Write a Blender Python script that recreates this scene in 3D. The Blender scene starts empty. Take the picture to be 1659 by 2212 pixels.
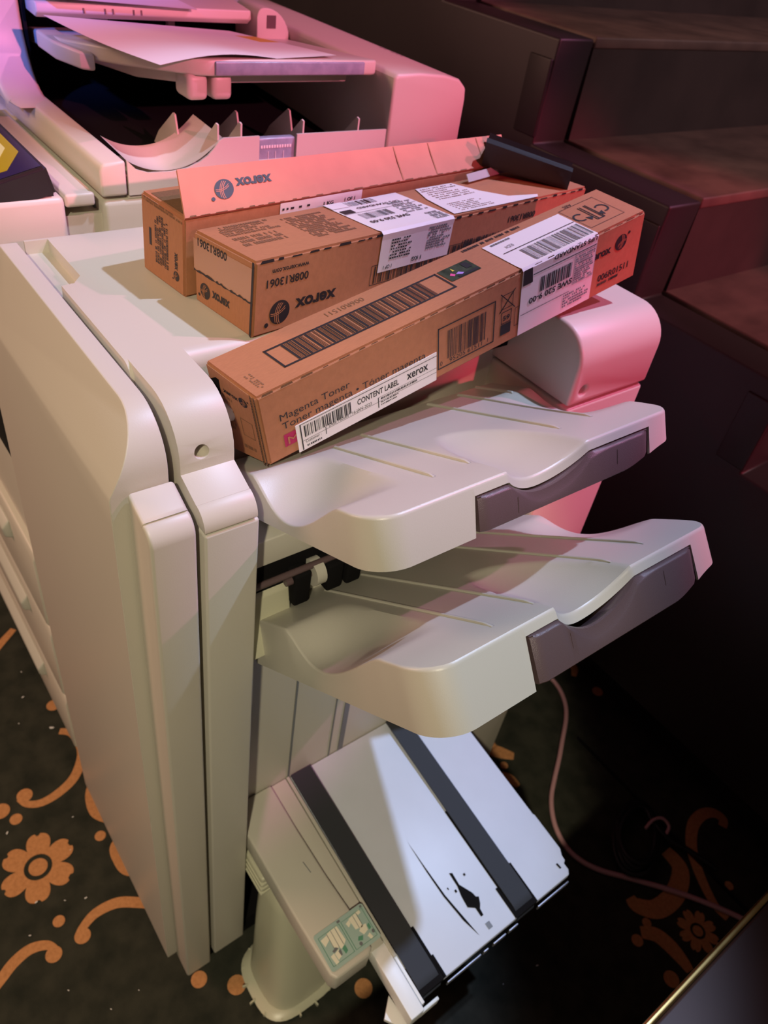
import bpy, bmesh, math, random
from mathutils import Vector, Matrix

random.seed(7)
S = bpy.context.scene
C = S.collection
PI = math.pi

# ------------------------------------------------------------------ camera, light, exposure
S.view_settings.view_transform = 'Standard'
S.view_settings.look = 'None'
S.view_settings.exposure = 0.0
S.view_settings.gamma = 1.0
S.view_settings.use_curve_mapping = False

cam_d = bpy.data.cameras.new('camera')
cam_o = bpy.data.objects.new('camera', cam_d)
C.objects.link(cam_o)
cam_d.sensor_fit = 'VERTICAL'
cam_d.sensor_height = 36.0
cam_d.sensor_width = 27.0
cam_d.lens = 1643.7 / 2212 * 36.0
cam_d.clip_start = 0.02
cam_o.matrix_world = Matrix(((0.59016125, -0.58410759, 0.55725042, 0.39587),
                             (0.79594657, 0.30572436, -0.52249562, -0.15928),
                             (0.13482863, 0.75189822, 0.64534510, 1.31021),
                             (0, 0, 0, 1)))
cam_d.dof.use_dof = True
cam_d.dof.focus_distance = 0.60
cam_d.dof.aperture_fstop = 9.0
S.camera = cam_o

world = bpy.data.worlds.new('dim_hall')
S.world = world
world.use_nodes = True
world.node_tree.nodes['Background'].inputs[0].default_value = (1.0, 0.72, 0.64, 1)
world.node_tree.nodes['Background'].inputs[1].default_value = 0.045


def aim(o, target):
    d = Vector(target) - o.location
    o.rotation_euler = d.to_track_quat('-Z', 'Y').to_euler()


def spot(name, loc, target, color, power, cone, blend=0.3, size=0.05):
    l = bpy.data.lights.new(name, 'SPOT')
    l.energy, l.color, l.spot_size, l.spot_blend, l.shadow_soft_size = power, color, math.radians(cone), blend, size
    o = bpy.data.objects.new(name, l)
    C.objects.link(o)
    o.location = loc
    aim(o, target)
    return o


def area(name, loc, target, color, power, sx, sy):
    l = bpy.data.lights.new(name, 'AREA')
    l.shape = 'RECTANGLE'
    l.energy, l.color, l.size, l.size_y = power, color, sx, sy
    o = bpy.data.objects.new(name, l)
    C.objects.link(o)
    o.location = loc
    aim(o, target)
    return o


spot('hall_lamp_warm', (1.65, -1.3, 2.85), (0.0, -0.45, 0.55), (1.0, 0.88, 0.62), 200, 35, 0.10, 0.05)
spot('stage_lamp_white', (0.29, 1.55, 3.73), (-0.02, 0.02, 0.6), (0.53, 0.66, 1.0), 330, 21, 0.35, 0.04)
spot('stage_lamp_pink', (1.0, 2.5, 3.7), (-0.24, 0.50, 1.22), (1.0, 0.30, 0.66), 225, 17, 0.12, 0.04)
spot('stage_lamp_red', (3.2, 1.0, 2.2), (0.02, 0.80, 0.78), (1.0, 0.04, 0.13), 330, 15.2, 0.25, 0.04)
spot('stage_lamp_red_high', (3.3, 0.9, 2.6), (-0.2, 0.3, 2.29), (1.0, 0.22, 0.36), 680, 37, 0.06, 0.04)
spot('stage_lamp_blue', (0.6, -1.9, 2.4), (-0.72, 0.12, 1.17), (0.10, 0.20, 1.0), 420, 7, 0.5, 0.06)
spot('steps_fill_light', (2.2, 2.6, 3.4), (0.1, 2.0, 1.0), (1.0, 0.70, 0.74), 190, 38, 0.4, 0.06)  # added fill that brightens only the steps, no known lamp
area('warm_fill_light', (-1.9, -2.0, 2.3), (-0.1, 0.0, 0.3), (1.0, 0.55, 0.41), 40, 1.0, 0.7)  # broad warm fill, added to lift the door and carpet

# ------------------------------------------------------------------ helpers


def mat(name, color, rough=0.5, metal=0.0, spec=0.5, noise=0.0, nscale=60.0, bump=0.0, bscale=400.0, color2=None,
        stretch=None, emit=None, trans=0.0, coat=0.0):
    m = bpy.data.materials.new(name)
    m.use_nodes = True
    nt = m.node_tree
    b = nt.nodes['Principled BSDF']
    b.inputs['Base Color'].default_value = (*color, 1)
    b.inputs['Roughness'].default_value = rough
    b.inputs['Metallic'].default_value = metal
    b.inputs['Specular IOR Level'].default_value = spec
    b.inputs['Transmission Weight'].default_value = trans
    b.inputs['Coat Weight'].default_value = coat
    if emit:
        b.inputs['Emission Color'].default_value = (*emit[0], 1)
        b.inputs['Emission Strength'].default_value = emit[1]
    tc = nt.nodes.new('ShaderNodeTexCoord')
    mp = nt.nodes.new('ShaderNodeMapping')
    nt.links.new(tc.outputs['Object'], mp.inputs['Vector'])
    if stretch:
        mp.inputs['Scale'].default_value = stretch
    if noise > 0:
        n = nt.nodes.new('ShaderNodeTexNoise')
        n.inputs['Scale'].default_value = nscale
        n.inputs['Detail'].default_value = 6
        nt.links.new(mp.outputs[0], n.inputs['Vector'])
        mx = nt.nodes.new('ShaderNodeMix')
        mx.data_type = 'RGBA'
        c2 = color2 or tuple(c * 0.6 for c in color)
        mx.inputs['A'].default_value = (*color, 1)
        mx.inputs['B'].default_value = (*c2, 1)
        rp = nt.nodes.new('ShaderNodeMapRange')
        rp.inputs['From Min'].default_value = 0.35
        rp.inputs['From Max'].default_value = 0.7
        rp.inputs['To Max'].default_value = noise
        nt.links.new(n.outputs['Fac'], rp.inputs['Value'])
        nt.links.new(rp.outputs[0], mx.inputs['Factor'])
        nt.links.new(mx.outputs['Result'], b.inputs['Base Color'])
    if bump > 0:
        n2 = nt.nodes.new('ShaderNodeTexNoise')
        n2.inputs['Scale'].default_value = bscale
        n2.inputs['Detail'].default_value = 3
        nt.links.new(mp.outputs[0], n2.inputs['Vector'])
        bp = nt.nodes.new('ShaderNodeBump')
        bp.inputs['Strength'].default_value = bump
        bp.inputs['Distance'].default_value = 0.001
        nt.links.new(n2.outputs['Fac'], bp.inputs['Height'])
        nt.links.new(bp.outputs[0], b.inputs['Normal'])
    return m


M = {
    'plastic': mat('beige_plastic', (0.60, 0.555, 0.465), 0.42, noise=0.06, nscale=3, bump=0.05, bscale=900),
    'plastic2': mat('grey_beige_plastic', (0.56, 0.535, 0.46), 0.45, bump=0.06, bscale=700),
    'tray': mat('pale_tray_plastic', (0.52, 0.50, 0.43), 0.36, bump=0.08, bscale=1100),
    'foot': mat('cream_green_plastic', (0.55, 0.54, 0.40), 0.35),
    'dark': mat('dark_plastic_and_shade', (0.008, 0.0075, 0.008), 0.9, spec=0.08),  # cavities and black parts, plus painted shade on the copier tray floor
    'handle': mat('dark_brown_plastic', (0.105, 0.068, 0.070), 0.34, bump=0.25, bscale=1500),
    'plate': mat('painted_steel', (0.64, 0.68, 0.78), 0.42, noise=0.08, nscale=25),
    'belt': mat('rubber_belt', (0.033, 0.036, 0.043), 0.65, spec=0.3, bump=0.05, bscale=600),
    'steel': mat('bright_steel', (0.45, 0.45, 0.50), 0.5, metal=0.9),
    'white': mat('white_plastic', (0.78, 0.78, 0.76), 0.4),
    'teal': mat('teal_sticker', (0.36, 0.50, 0.45), 0.5),
    'ivory': mat('sticker_ivory', (0.80, 0.78, 0.62), 0.5),
    'green': mat('sticker_green', (0.10, 0.30, 0.19), 0.5),
    'stgrey': mat('sticker_grey', (0.16, 0.17, 0.18), 0.5),
    'card': mat('cardboard', (0.43, 0.180, 0.083), 0.75, noise=0.25, nscale=160, stretch=(6, 1, 1), bump=0.15, bscale=250),
    'cardin': mat('cardboard_edge', (0.20, 0.10, 0.045), 0.85, noise=0.6, nscale=500),
    'flap': mat('cardboard_flap', (0.58, 0.23, 0.145), 0.75, noise=0.2, nscale=40, bump=0.2, bscale=60),
    'ink': mat('black_ink', (0.022, 0.018, 0.020), 0.55),
    'inkfade': mat('faded_ink', (0.21, 0.105, 0.055), 0.7),
    'label': mat('white_label_paper', (0.80, 0.76, 0.74), 0.5, bump=0.1, bscale=120),
    'tape': mat('clear_tape', (0.44, 0.22, 0.125), 0.22),
    'magenta': mat('magenta_ink', (0.42, 0.012, 0.09), 0.55),
    'holo': mat('hologram_foil', (0.10, 0.13, 0.085), 0.25, metal=0.3, noise=0.8, nscale=90, color2=(0.02, 0.03, 0.02)),
    'holo_red': mat('hologram_glint_red', (0.8, 0.12, 0.35), 0.4),
    'holo_yel': mat('hologram_glint_yellow', (0.8, 0.7, 0.1), 0.4),
    'holo_vio': mat('hologram_glint_violet', (0.45, 0.3, 0.75), 0.4),
    'paper': mat('white_paper', (0.80, 0.78, 0.76), 0.6),
    'carpet': mat('carpet_dark_green', (0.046, 0.046, 0.034), 0.95, spec=0.1, noise=0.8, nscale=26, color2=(0.018, 0.021, 0.016), bump=0.8, bscale=700),
    'motif': mat('carpet_orange', (0.62, 0.29, 0.12), 0.95, spec=0.1, noise=0.6, nscale=180, color2=(0.42, 0.18, 0.07), bump=0.8, bscale=700),
    'riser': mat('stage_riser_red', (0.055, 0.036, 0.034), 0.55, noise=0.7, nscale=9, color2=(0.026, 0.016, 0.016), bump=0.2, bscale=40),
    'tread': mat('stage_tread_wood', (0.19, 0.115, 0.095), 0.6, noise=0.85, nscale=10, color2=(0.075, 0.042, 0.037), stretch=(1.4, 1, 1), bump=0.3, bscale=60),
    'black': mat('stage_black_paint', (0.020, 0.014, 0.014), 0.5, noise=0.3, nscale=20),
    'blackwall': mat('stage_dark_panel', (0.012, 0.008, 0.008), 0.6),
    'blackpl': mat('black_plastic', (0.012, 0.012, 0.013), 0.38),
    'cable': mat('pale_cable_sheath', (0.62, 0.34, 0.36), 0.4),  # pale sheath with the pink of the red light put into its colour
    'blackcable': mat('black_cable_sheath', (0.01, 0.01, 0.011), 0.5),
    'brass': mat('brass_trim', (0.62, 0.44, 0.16), 0.3, metal=1.0, noise=0.6, nscale=30, color2=(0.25, 0.16, 0.05)),
    'darkwood': mat('dark_varnished_wood', (0.035, 0.016, 0.011), 0.5, noise=0.5, nscale=14),
    'screenoff': mat('panel_glass', (0.025, 0.015, 0.06), 0.15),
    'screen': mat('lit_screen_yellow', (0.05, 0.03, 0.0), 0.3, emit=((0.62, 0.33, 0.015), 0.6)),
    'screen2': mat('lit_screen_cream', (0.05, 0.03, 0.0), 0.3, emit=((0.9, 0.62, 0.30), 0.75)),
    'screenw': mat('lit_screen_white', (0.05, 0.05, 0.05), 0.3, emit=((1, 0.85, 0.9), 1.1)),
    'clear': mat('milky_clear_plastic', (0.50, 0.50, 0.48), 0.15),
    'yellow': mat('yellow_ink', (0.75, 0.45, 0.06), 0.5),
    'glint': mat('bar_translucent_grey', (0.24, 0.27, 0.34), 0.25, noise=0.5, nscale=90, color2=(0.40, 0.43, 0.52)),
}


def finish(name, bm, mats, parent=None, sharp=35, smooth=True):
    me = bpy.data.meshes.new(name)
    bmesh.ops.recalc_face_normals(bm, faces=bm.faces)
    if smooth:
        for f in bm.faces:
            f.smooth = True
    bm.to_mesh(me)
    bm.free()
    if smooth:
        me.set_sharp_from_angle(angle=math.radians(sharp))
    if not isinstance(mats, (list, tuple)):
        mats = [mats]
    for m in mats:
        me.materials.append(M[m])
    o = bpy.data.objects.new(name, me)
    C.objects.link(o)
    if parent is not None:
        attach(o, parent)
    return o


def attach(o, parent):
    o.parent = parent
    if parent.parent is None:
        o.matrix_parent_inverse = Matrix.Translation(-parent.location)


def tag(o, label=None, cat=None, group=None, kind=None):
    if label:
        o['label'] = label
    if cat:
        o['category'] = cat
    if group:
        o['group'] = group
    if kind:
        o['kind'] = kind
    return o


def thing(name, label, cat, loc, group=None):
    o = bpy.data.objects.new(name, None)
    o.empty_display_size = 0.05
    C.objects.link(o)
    o.location = loc
    return tag(o, label, cat, group)


def box(bm, x0, x1, y0, y1, z0, z1, bev=0.0, seg=3, mi=0):
    t = bmesh.new()
    bmesh.ops.create_cube(t, size=1)
    for v in t.verts:
        v.co = Vector((x0 + (v.co.x + .5) * (x1 - x0), y0 + (v.co.y + .5) * (y1 - y0), z0 + (v.co.z + .5) * (z1 - z0)))
    if bev > 0:
        bmesh.ops.bevel(t, geom=list(t.edges), offset=bev, segments=seg, affect='EDGES', profile=0.5)
    merge(bm, t, mi)


def merge(bm, t, mi=None, mtx=None):
    vs = [bm.verts.new(mtx @ v.co if mtx else v.co) for v in t.verts]
    t.verts.index_update()
    for f in t.faces:
        try:
            nf = bm.faces.new([vs[v.index] for v in f.verts])
            nf.material_index = f.material_index if mi is None else mi
        except ValueError:
            pass
    t.free()


def prism(bm, pts, axis, a0, a1, bev=0.0, seg=3, mi=0):
    """polygon pts in the plane normal to axis, extruded from a0 to a1"""
    def P(p, a):
        return {'y': Vector((p[0], a, p[1])), 'x': Vector((a, p[0], p[1])), 'z': Vector((p[0], p[1], a))}[axis]
    t = bmesh.new()
    A = [t.verts.new(P(p, a0)) for p in pts]
    B = [t.verts.new(P(p, a1)) for p in pts]
    t.faces.new(A)
    t.faces.new(B[::-1])
    n = len(pts)
    for i in range(n):
        t.faces.new([A[i], B[i], B[(i + 1) % n], A[(i + 1) % n]])
    bmesh.ops.recalc_face_normals(t, faces=t.faces)
    if bev > 0:
        rim = [e for e in t.edges if len(e.link_faces) == 2 and e.calc_face_angle() > math.radians(40)]
        bmesh.ops.bevel(t, geom=rim, offset=bev, segments=seg, affect='EDGES', profile=0.5)
    merge(bm, t, mi)


def quad(bm, pts, mi=0):
    f = bm.faces.new([bm.verts.new(p) for p in pts])
    f.material_index = mi
    return f


def arc(cx, cy, r, a0, a1, n=8):
    return [(cx + r * math.cos(math.radians(a0 + (a1 - a0) * i / n)), cy + r * math.sin(math.radians(a0 + (a1 - a0) * i / n))) for i in range(n + 1)]


def tube(bm, pts, r, n=10, mi=0, closed=False):
    pts = [Vector(p) for p in pts]
    rings = []
    N = len(pts)
    for i, p in enumerate(pts):
        if closed:
            d = pts[(i + 1) % N] - pts[i - 1]
        else:
            d = pts[min(i + 1, N - 1)] - pts[max(i - 1, 0)]
        d.normalize()
        up = Vector((0, 0, 1)) if abs(d.z) < .95 else Vector((1, 0, 0))
        a = d.cross(up).normalized()
        b = a.cross(d)
        rings.append([bm.verts.new(p + r * (math.cos(2 * PI * k / n) * a + math.sin(2 * PI * k / n) * b)) for k in range(n)])
    for i in range(N if closed else N - 1):
        A, B = rings[i], rings[(i + 1) % N]
        for k in range(n):
            f = bm.faces.new([A[k], A[(k + 1) % n], B[(k + 1) % n], B[k]])
            f.material_index = mi
    if not closed:
        bm.faces.new(rings[0][::-1]).material_index = mi
        bm.faces.new(rings[-1]).material_index = mi


def smooth_line(pts, n=6):
    """Catmull-Rom through the points"""
    P = [Vector(p) for p in pts]
    out = []
    for i in range(len(P) - 1):
        a, b, c, d = P[max(i - 1, 0)], P[i], P[i + 1], P[min(i + 2, len(P) - 1)]
        for k in range(n):
            t = k / n
            out.append(0.5 * ((2 * b) + (c - a) * t + (2 * a - 5 * b + 4 * c - d) * t * t + (3 * b - a - 3 * c + d) * t ** 3))
    out.append(P[-1])
    return out


def bake(o, mods):
    """apply modifiers given as functions, keep the mesh"""
    for fn in mods:
        fn(o)
    dg = bpy.context.evaluated_depsgraph_get()
    me = bpy.data.meshes.new_from_object(o.evaluated_get(dg))
    o.modifiers.clear()
    o.data = me
    return o


def boolean(o, bm, op='DIFFERENCE'):
    me = bpy.data.meshes.new('tool')
    bmesh.ops.recalc_face_normals(bm, faces=bm.faces)
    bm.to_mesh(me)
    bm.free()
    t = bpy.data.objects.new('tool', me)
    C.objects.link(t)

    def f(q):
        m = q.modifiers.new('b', 'BOOLEAN')
        m.operation = op
        m.object = t
        m.solver = 'EXACT'
    bake(o, [f])
    bpy.data.objects.remove(t)
    return o


def bevel_obj(o, w, seg=3, ang=40, sharp=35):
    def f(q):
        m = q.modifiers.new('v', 'BEVEL')
        m.width = w
        m.segments = seg
        m.limit_method = 'ANGLE'
        m.angle_limit = math.radians(ang)
        m.use_clamp_overlap = True
    bake(o, [f])
    for p in o.data.polygons:
        p.use_smooth = True
    o.data.set_sharp_from_angle(angle=math.radians(sharp))
    return o


_txt = {}


def text_mesh(s, shear=0.0, bold=0.0):
    key = (s, shear, bold)
    if key not in _txt:
        cu = bpy.data.curves.new('t', 'FONT')
        cu.body = s
        cu.size = 1
        cu.resolution_u = 3
        cu.shear = shear
        cu.offset = bold
        o = bpy.data.objects.new('t', cu)
        C.objects.link(o)
        dg = bpy.context.evaluated_depsgraph_get()
        me = bpy.data.meshes.new_from_object(o.evaluated_get(dg))
        v = [(p.co.x, p.co.y) for p in me.vertices]
        f = [tuple(p.vertices) for p in me.polygons]
        bpy.data.objects.remove(o)
        x0, x1 = min(p[0] for p in v), max(p[0] for p in v)
        _txt[key] = ([(p[0] - x0, p[1]) for p in v], f, x1 - x0)
    return _txt[key]


class Face:
    """a flat side of a box given by four corners; prints go on it in metres"""
    def __init__(s, p00, p10, p11, p01):
        s.c = [Vector(p) for p in (p00, p10, p11, p01)]
        s.W = (s.c[1] - s.c[0]).length
        s.H = (s.c[3] - s.c[0]).length
        s.n = (s.c[1] - s.c[0]).cross(s.c[3] - s.c[0]).normalized()

    pitch = 1.0

    def P(s, a, b, h=0.0):
        a = a * s.pitch / (1 + (s.pitch - 1) * a)
        c = s.c
        return (1 - a) * (1 - b) * c[0] + a * (1 - b) * c[1] + a * b * c[2] + (1 - a) * b * c[3] + s.n * h

    def poly(s, bm, ab, mi, h=0.0003):
        quad(bm, [s.P(a, b, h) for a, b in ab], mi)

    def rect(s, bm, a0, a1, b0, b1, mi, h=0.0003):
        s.poly(bm, [(a0, b0), (a1, b0), (a1, b1), (a0, b1)], mi, h)

    def frame(s, bm, a0, a1, b0, b1, t, mi, h=0.0003):
        ta, tb = t / s.W, t / s.H
        s.rect(bm, a0, a1, b0, b0 + tb, mi, h)
        s.rect(bm, a0, a1, b1 - tb, b1, mi, h)
        s.rect(bm, a0, a0 + ta, b0, b1, mi, h)
        s.rect(bm, a1 - ta, a1, b0, b1, mi, h)

    def text(s, bm, t, a0, b0, a1, size, mi, rot=0, h=0.0003, shear=0.0, bold=0.0, b1=None):
        """text starting at (a0,b0); stretched to end at a1 if given. rot 0 upright, 180 upside down, 90 / 270 up and down"""
        v, f, w = text_mesh(t, shear, bold)
        ang = math.radians(rot)
        if rot in (0, 180):
            k = abs(a1 - a0) * s.W / w if a1 is not None else size
        else:
            k = abs(b1 - b0) * s.H / w if b1 is not None else size
        vs = []
        for x, y in v:
            px, py = x * k, y * size
            dx = px * math.cos(ang) - py * math.sin(ang)
            dy = px * math.sin(ang) + py * math.cos(ang)
            vs.append(bm.verts.new(s.P(a0 + dx / s.W, b0 + dy / s.H, h)))
        for q in f:
            try:
                bm.faces.new([vs[i] for i in q]).material_index = mi
            except ValueError:
                pass

    def bars(s, bm, a0, a1, b0, b1, n, mi, h=0.0003, along='a', seed=1, duty=0.55):
        r = random.Random(seed)
        ws = [r.choice((1, 1, 2, 3)) for _ in range(n * 2)]
        tot = sum(ws)
        p = 0.0
        for i, w in enumerate(ws):
            q = p + w / tot
            if i % 2 == 0:
                if along == 'a':
                    s.rect(bm, a0 + (a1 - a0) * p, a0 + (a1 - a0) * q, b0, b1, mi, h)
                else:
                    s.rect(bm, a0, a1, b0 + (b1 - b0) * p, b0 + (b1 - b0) * q, mi, h)
            p = q

    def scribble(s, bm, a0, a1, b0, b1, rows, mi, h=0.0003, seed=3, along='a', fill=0.6, chars=26):
        """rows of tiny illegible print as short dashes"""
        r = random.Random(seed)
        for k in range(rows):
            t0, t1 = (k + .18) / rows, (k + .18 + fill) / rows
            n = chars
            end = r.uniform(.7, 1.0)
            for i in range(n):
                if r.random() < .16 or i / n > end:
                    continue
                u0, u1 = (i + .06) / n, (i + .06 + r.uniform(.45, .85)) / n
                if along == 'a':
                    s.rect(bm, a0 + (a1 - a0) * u0, a0 + (a1 - a0) * u1, b1 + (b0 - b1) * t0, b1 + (b0 - b1) * t1, mi, h)
                else:
                    s.rect(bm, a0 + (a1 - a0) * t0, a0 + (a1 - a0) * t1, b0 + (b1 - b0) * u0, b0 + (b1 - b0) * u1, mi, h)

    def globe(s, bm, a, b, r, ink, bg, h=0.0003, flip=1, reg=True):
        """a striped ball emblem: dark disc with pale arcs crossing it"""
        def disc(cx, cy, R, mi, hh, n=28):
            s.poly(bm, [(cx + R * math.cos(2 * PI * i / n) / s.W, cy + R * math.sin(2 * PI * i / n) / s.H) for i in range(n)], mi, hh)
        disc(a, b, r, ink, h)
        for (ox, oy, R, w, t0, t1) in ((-1.25, .25, 1.35, .07, -45, 35), (-1.25, .25, 1.52, .07, -42, 32), (-1.25, .25, 1.69, .06, -38, 28),
                                       (.55, -1.35, 1.35, .06, 50, 140), (.55, -1.35, 1.5, .06, 55, 135)):
            n = 14
            prev = None
            for i in range(n + 1):
                t = math.radians(t0 + (t1 - t0) * i / n)
                p = (ox + R * math.cos(t), oy + R * math.sin(t))
                q = (ox + (R + w) * math.cos(t), oy + (R + w) * math.sin(t))
                if max(math.hypot(*p), math.hypot(*q)) < .98 and prev:
                    s.poly(bm, [(a + flip * x * r / s.W, b + flip * y * r / s.H) for x, y in (prev[0], p, q, prev[1])], bg, h + .0002)
                    prev = (p, q)
                elif max(math.hypot(*p), math.hypot(*q)) < .98:
                    prev = (p, q)
                else:
                    prev = None
        if reg:
            disc(a + flip * 1.25 * r / s.W, b - flip * -.85 * r / s.H, r * .2, ink, h, 12)


def hexa(bm, X, mi=0):
    """closed box from its eight corners (a, b, c)"""
    v = {k: bm.verts.new(p) for k, p in X.items()}
    for q in (((0, 0, 0), (1, 0, 0), (1, 0, 1), (0, 0, 1)), ((1, 1, 0), (0, 1, 0), (0, 1, 1), (1, 1, 1)),
              ((0, 0, 1), (1, 0, 1), (1, 1, 1), (0, 1, 1)), ((0, 1, 0), (1, 1, 0), (1, 0, 0), (0, 0, 0)),
              ((0, 1, 0), (0, 0, 0), (0, 0, 1), (0, 1, 1)), ((1, 0, 0), (1, 1, 0), (1, 1, 1), (1, 0, 1))):
        bm.faces.new([v[k] for k in q]).material_index = mi


def ss(t):
    t = max(0.0, min(1.0, t))
    return t * t * (3 - 2 * t)

# ------------------------------------------------------------------ the setting: carpet
def ribbon(bm, pts, w, z, mi, taper=True):
    L = smooth_line([(p[0], p[1], 0) for p in pts], 6)
    n = len(L)
    prev = None
    for i, p in enumerate(L):
        d = L[min(i + 1, n - 1)] - L[max(i - 1, 0)]
        d.normalize()
        nn = Vector((-d.y, d.x, 0))
        k = w * (0.55 + 0.45 * math.sin(PI * (0.12 + 0.88 * i / (n - 1)))) if taper else w
        a, b = p + nn * k, p - nn * k
        a.z = b.z = z
        if prev:
            quad(bm, [prev[0], a, b, prev[1]], mi)
        prev = (a, b)


def blob(bm, x, y, r, z, mi, sx=1.0, rot=0.0, n=18):
    c, s_ = math.cos(rot), math.sin(rot)
    f = bm.faces.new([bm.verts.new((x + r * (sx * math.cos(2 * PI * i / n) * c - math.sin(2 * PI * i / n) * s_),
                                    y + r * (sx * math.cos(2 * PI * i / n) * s_ + math.sin(2 * PI * i / n) * c), z)) for i in range(n)])
    f.material_index = mi


def flower(bm, x, y, R, z, petals=6, rot=0.0):
    n = 120
    pts = []
    for i in range(n):
        t = 2 * PI * i / n
        ph = (petals * t / (2 * PI)) % 1.0
        k = abs(ph - .5) * 2
        r = R * (1.0 - .42 * k ** 3 - .07 * (1 if abs(ph - .5) < .05 else 0))
        pts.append((x + r * math.cos(t + rot), y + r * math.sin(t + rot), z))
    ctr = bm.verts.new((x, y, z))
    vs = [bm.verts.new(p) for p in pts]
    for i in range(n):
        bm.faces.new([ctr, vs[i], vs[(i + 1) % n]]).material_index = 1
    for i in range(24):
        a, b = 2 * PI * i / 24, 2 * PI * (i + 1) / 24
        quad(bm, [(x + r * math.cos(t), y + r * math.sin(t), z + .0003) for r, t in
                  ((R * .25, a), (R * .37, a), (R * .37, b), (R * .25, b))], 0)


bm = bmesh.new()
quad(bm, [(-3, -3, 0), (3, -3, 0), (3, 4, 0), (-3, 4, 0)], 0)
Z = 0.0004
motif = [
    ([(-0.517, -0.024), (-0.501, -0.007), (-0.467, -0.003), (-0.441, -0.011), (-0.412, -0.035), (-0.398, -0.066), (-0.395, -0.096), (-0.405, -0.117), (-0.422, -0.126)], .0085),
    ([(-0.396, -0.002), (-0.37, -0.022), (-0.337, -0.029), (-0.315, -0.022), (-0.29, 0.0)], .008),
    ([(-0.268, -0.005), (-0.255, -0.024), (-0.23, -0.027), (-0.207, -0.023), (-0.186, 0.0)], .008),
    ([(-0.115, 0.005), (-0.135, -0.01), (-0.151, -0.028), (-0.168, -0.055), (-0.171, -0.088), (-0.161, -0.112), (-0.153, -0.122)], .0085),
    ([(-0.135, -0.27), (-0.155, -0.235), (-0.168, -0.213), (-0.174, -0.187), (-0.166, -0.164), (-0.149, -0.154)], .0085),
    ([(0.318, 0.937), (0.31, 0.951), (0.292, 0.947), (0.281, 0.927), (0.281, 0.899), (0.29, 0.875), (0.31, 0.847), (0.338, 0.825), (0.369, 0.807), (0.399, 0.795), (0.424, 0.795)], .011),
    ([(0.35, 0.644), (0.368, 0.663), (0.392, 0.669), (0.417, 0.669), (0.437, 0.666)], .013),
    ([(-0.13, 0.961), (-0.115, 0.968), (-0.099, 0.967), (-0.085, 0.949)], .009),
    ([(0.285, 0.80), (0.322, 0.795), (0.344, 0.75), (0.342, 0.70), (0.318, 0.674), (0.302, 0.674)], .017),
    ([(-0.06, 0.668), (-0.045, 0.664), (-0.03, 0.675), (-0.012, 0.69)], .014),
    ([(0.004, 0.640), (0.02, 0.650), (0.04, 0.652)], .009),
    ([(-0.80, -0.02), (-0.74, -0.09), (-0.66, -0.13), (-0.60, -0.12)], .009),
]
for pts, w in motif:
    ribbon(bm, pts, w, Z, 1)
for x, y, r in ((-0.423, -0.116, .013), (-0.150, -0.116, .012), (-0.148, -0.16, .012), (-0.388, -0.141, .010), (-0.286, -0.036, .009),
                (-0.19, -0.138, .009), (-0.578, -0.015, .012), (-0.415, -0.157, .014), (-0.062, -0.011, .008), (0.003, 0.003, .012),
                (0.041, 0.046, .014), (0.346, 0.665, .008), (0.355, 0.628, .010), (0.392, 0.848, .008), (0.426, 0.629, .013), (-0.008, 0.659, .008),
                (-0.028, 0.965, .012), (0.153, 0.203, .014), (0.219, 0.229, .014)):
    blob(bm, x, y, r, Z + .0001, 1)
flower(bm, -0.289, -0.137, 0.058, Z + .0002, 6, 0.2)
flower(bm, 0.406, 0.731, 0.036, Z + .0002, 8, 0.1)
flower(bm, -0.62, -0.21, 0.058, Z + .0002, 6, 0.5)
floor = finish('floor', bm, ['carpet', 'motif'], smooth=False)
tag(floor, 'dark green carpet with orange flowers and scrolls under the machine', 'carpet', kind='structure')

# ------------------------------------------------------------------ finisher
fin = thing('print_finisher', 'large beige paper finisher with two output trays and a low belt tray, in the foreground', 'printer finisher', (-0.19, 0.28, 0))
ZT = 0.985

# housing with the post beside the trays; one moulding
bm = bmesh.new()
prism(bm, [(-.375, .03), (-.375, ZT), (-.132, ZT)] + arc(-.132, ZT - .013, .013, 90, 0, 8)[1:] + [(-.119, .03)], 'y', .028, .578)
house = finish('housing', bm, 'plastic', fin, smooth=False)
bm = bmesh.new()
cap = [(-.20, .60), (-.20, ZT)] + [(-.085, ZT)] + arc(-.085, .940, .045, 90, 0, 8) + [(-.040, .9315), (-.014, .9205)] + arc(-.018, .9035, .018, 75, 0, 6) + [(0, .902), (-.20, .902)]
prism(bm, cap[:1] + cap[1:-2] + [(0, .902), (-.11, .902), (-.11, .60)], 'y', .031, .077)
boolean(house, bm, 'UNION')
bm = bmesh.new()   # grip pocket in the top
prism(bm, [(-.372, .010), (-.372, .050), (-.285, .050), (-.272, .040), (-.268, .010)], 'z', ZT - .013, ZT + .02)
boolean(house, bm)
bm = bmesh.new()   # screw hole in the post
t = bmesh.new()
bmesh.ops.create_cone(t, cap_ends=True, segments=32, radius1=.0062, radius2=.0062, depth=.03, matrix=Matrix.Translation((-.040, .0495, .9475)) @ Matrix.Rotation(PI / 2, 4, 'Y'))
merge(bm, t)
boolean(house, bm)
bevel_obj(house, .006, 3, 35)

bm = bmesh.new()
prism(bm, [(-.10, .05), (0, .05), (0, .899), (-.10, .899)], 'y', .031, .079, .0025)
post = finish('front_post', bm, 'plastic2', fin)

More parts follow.
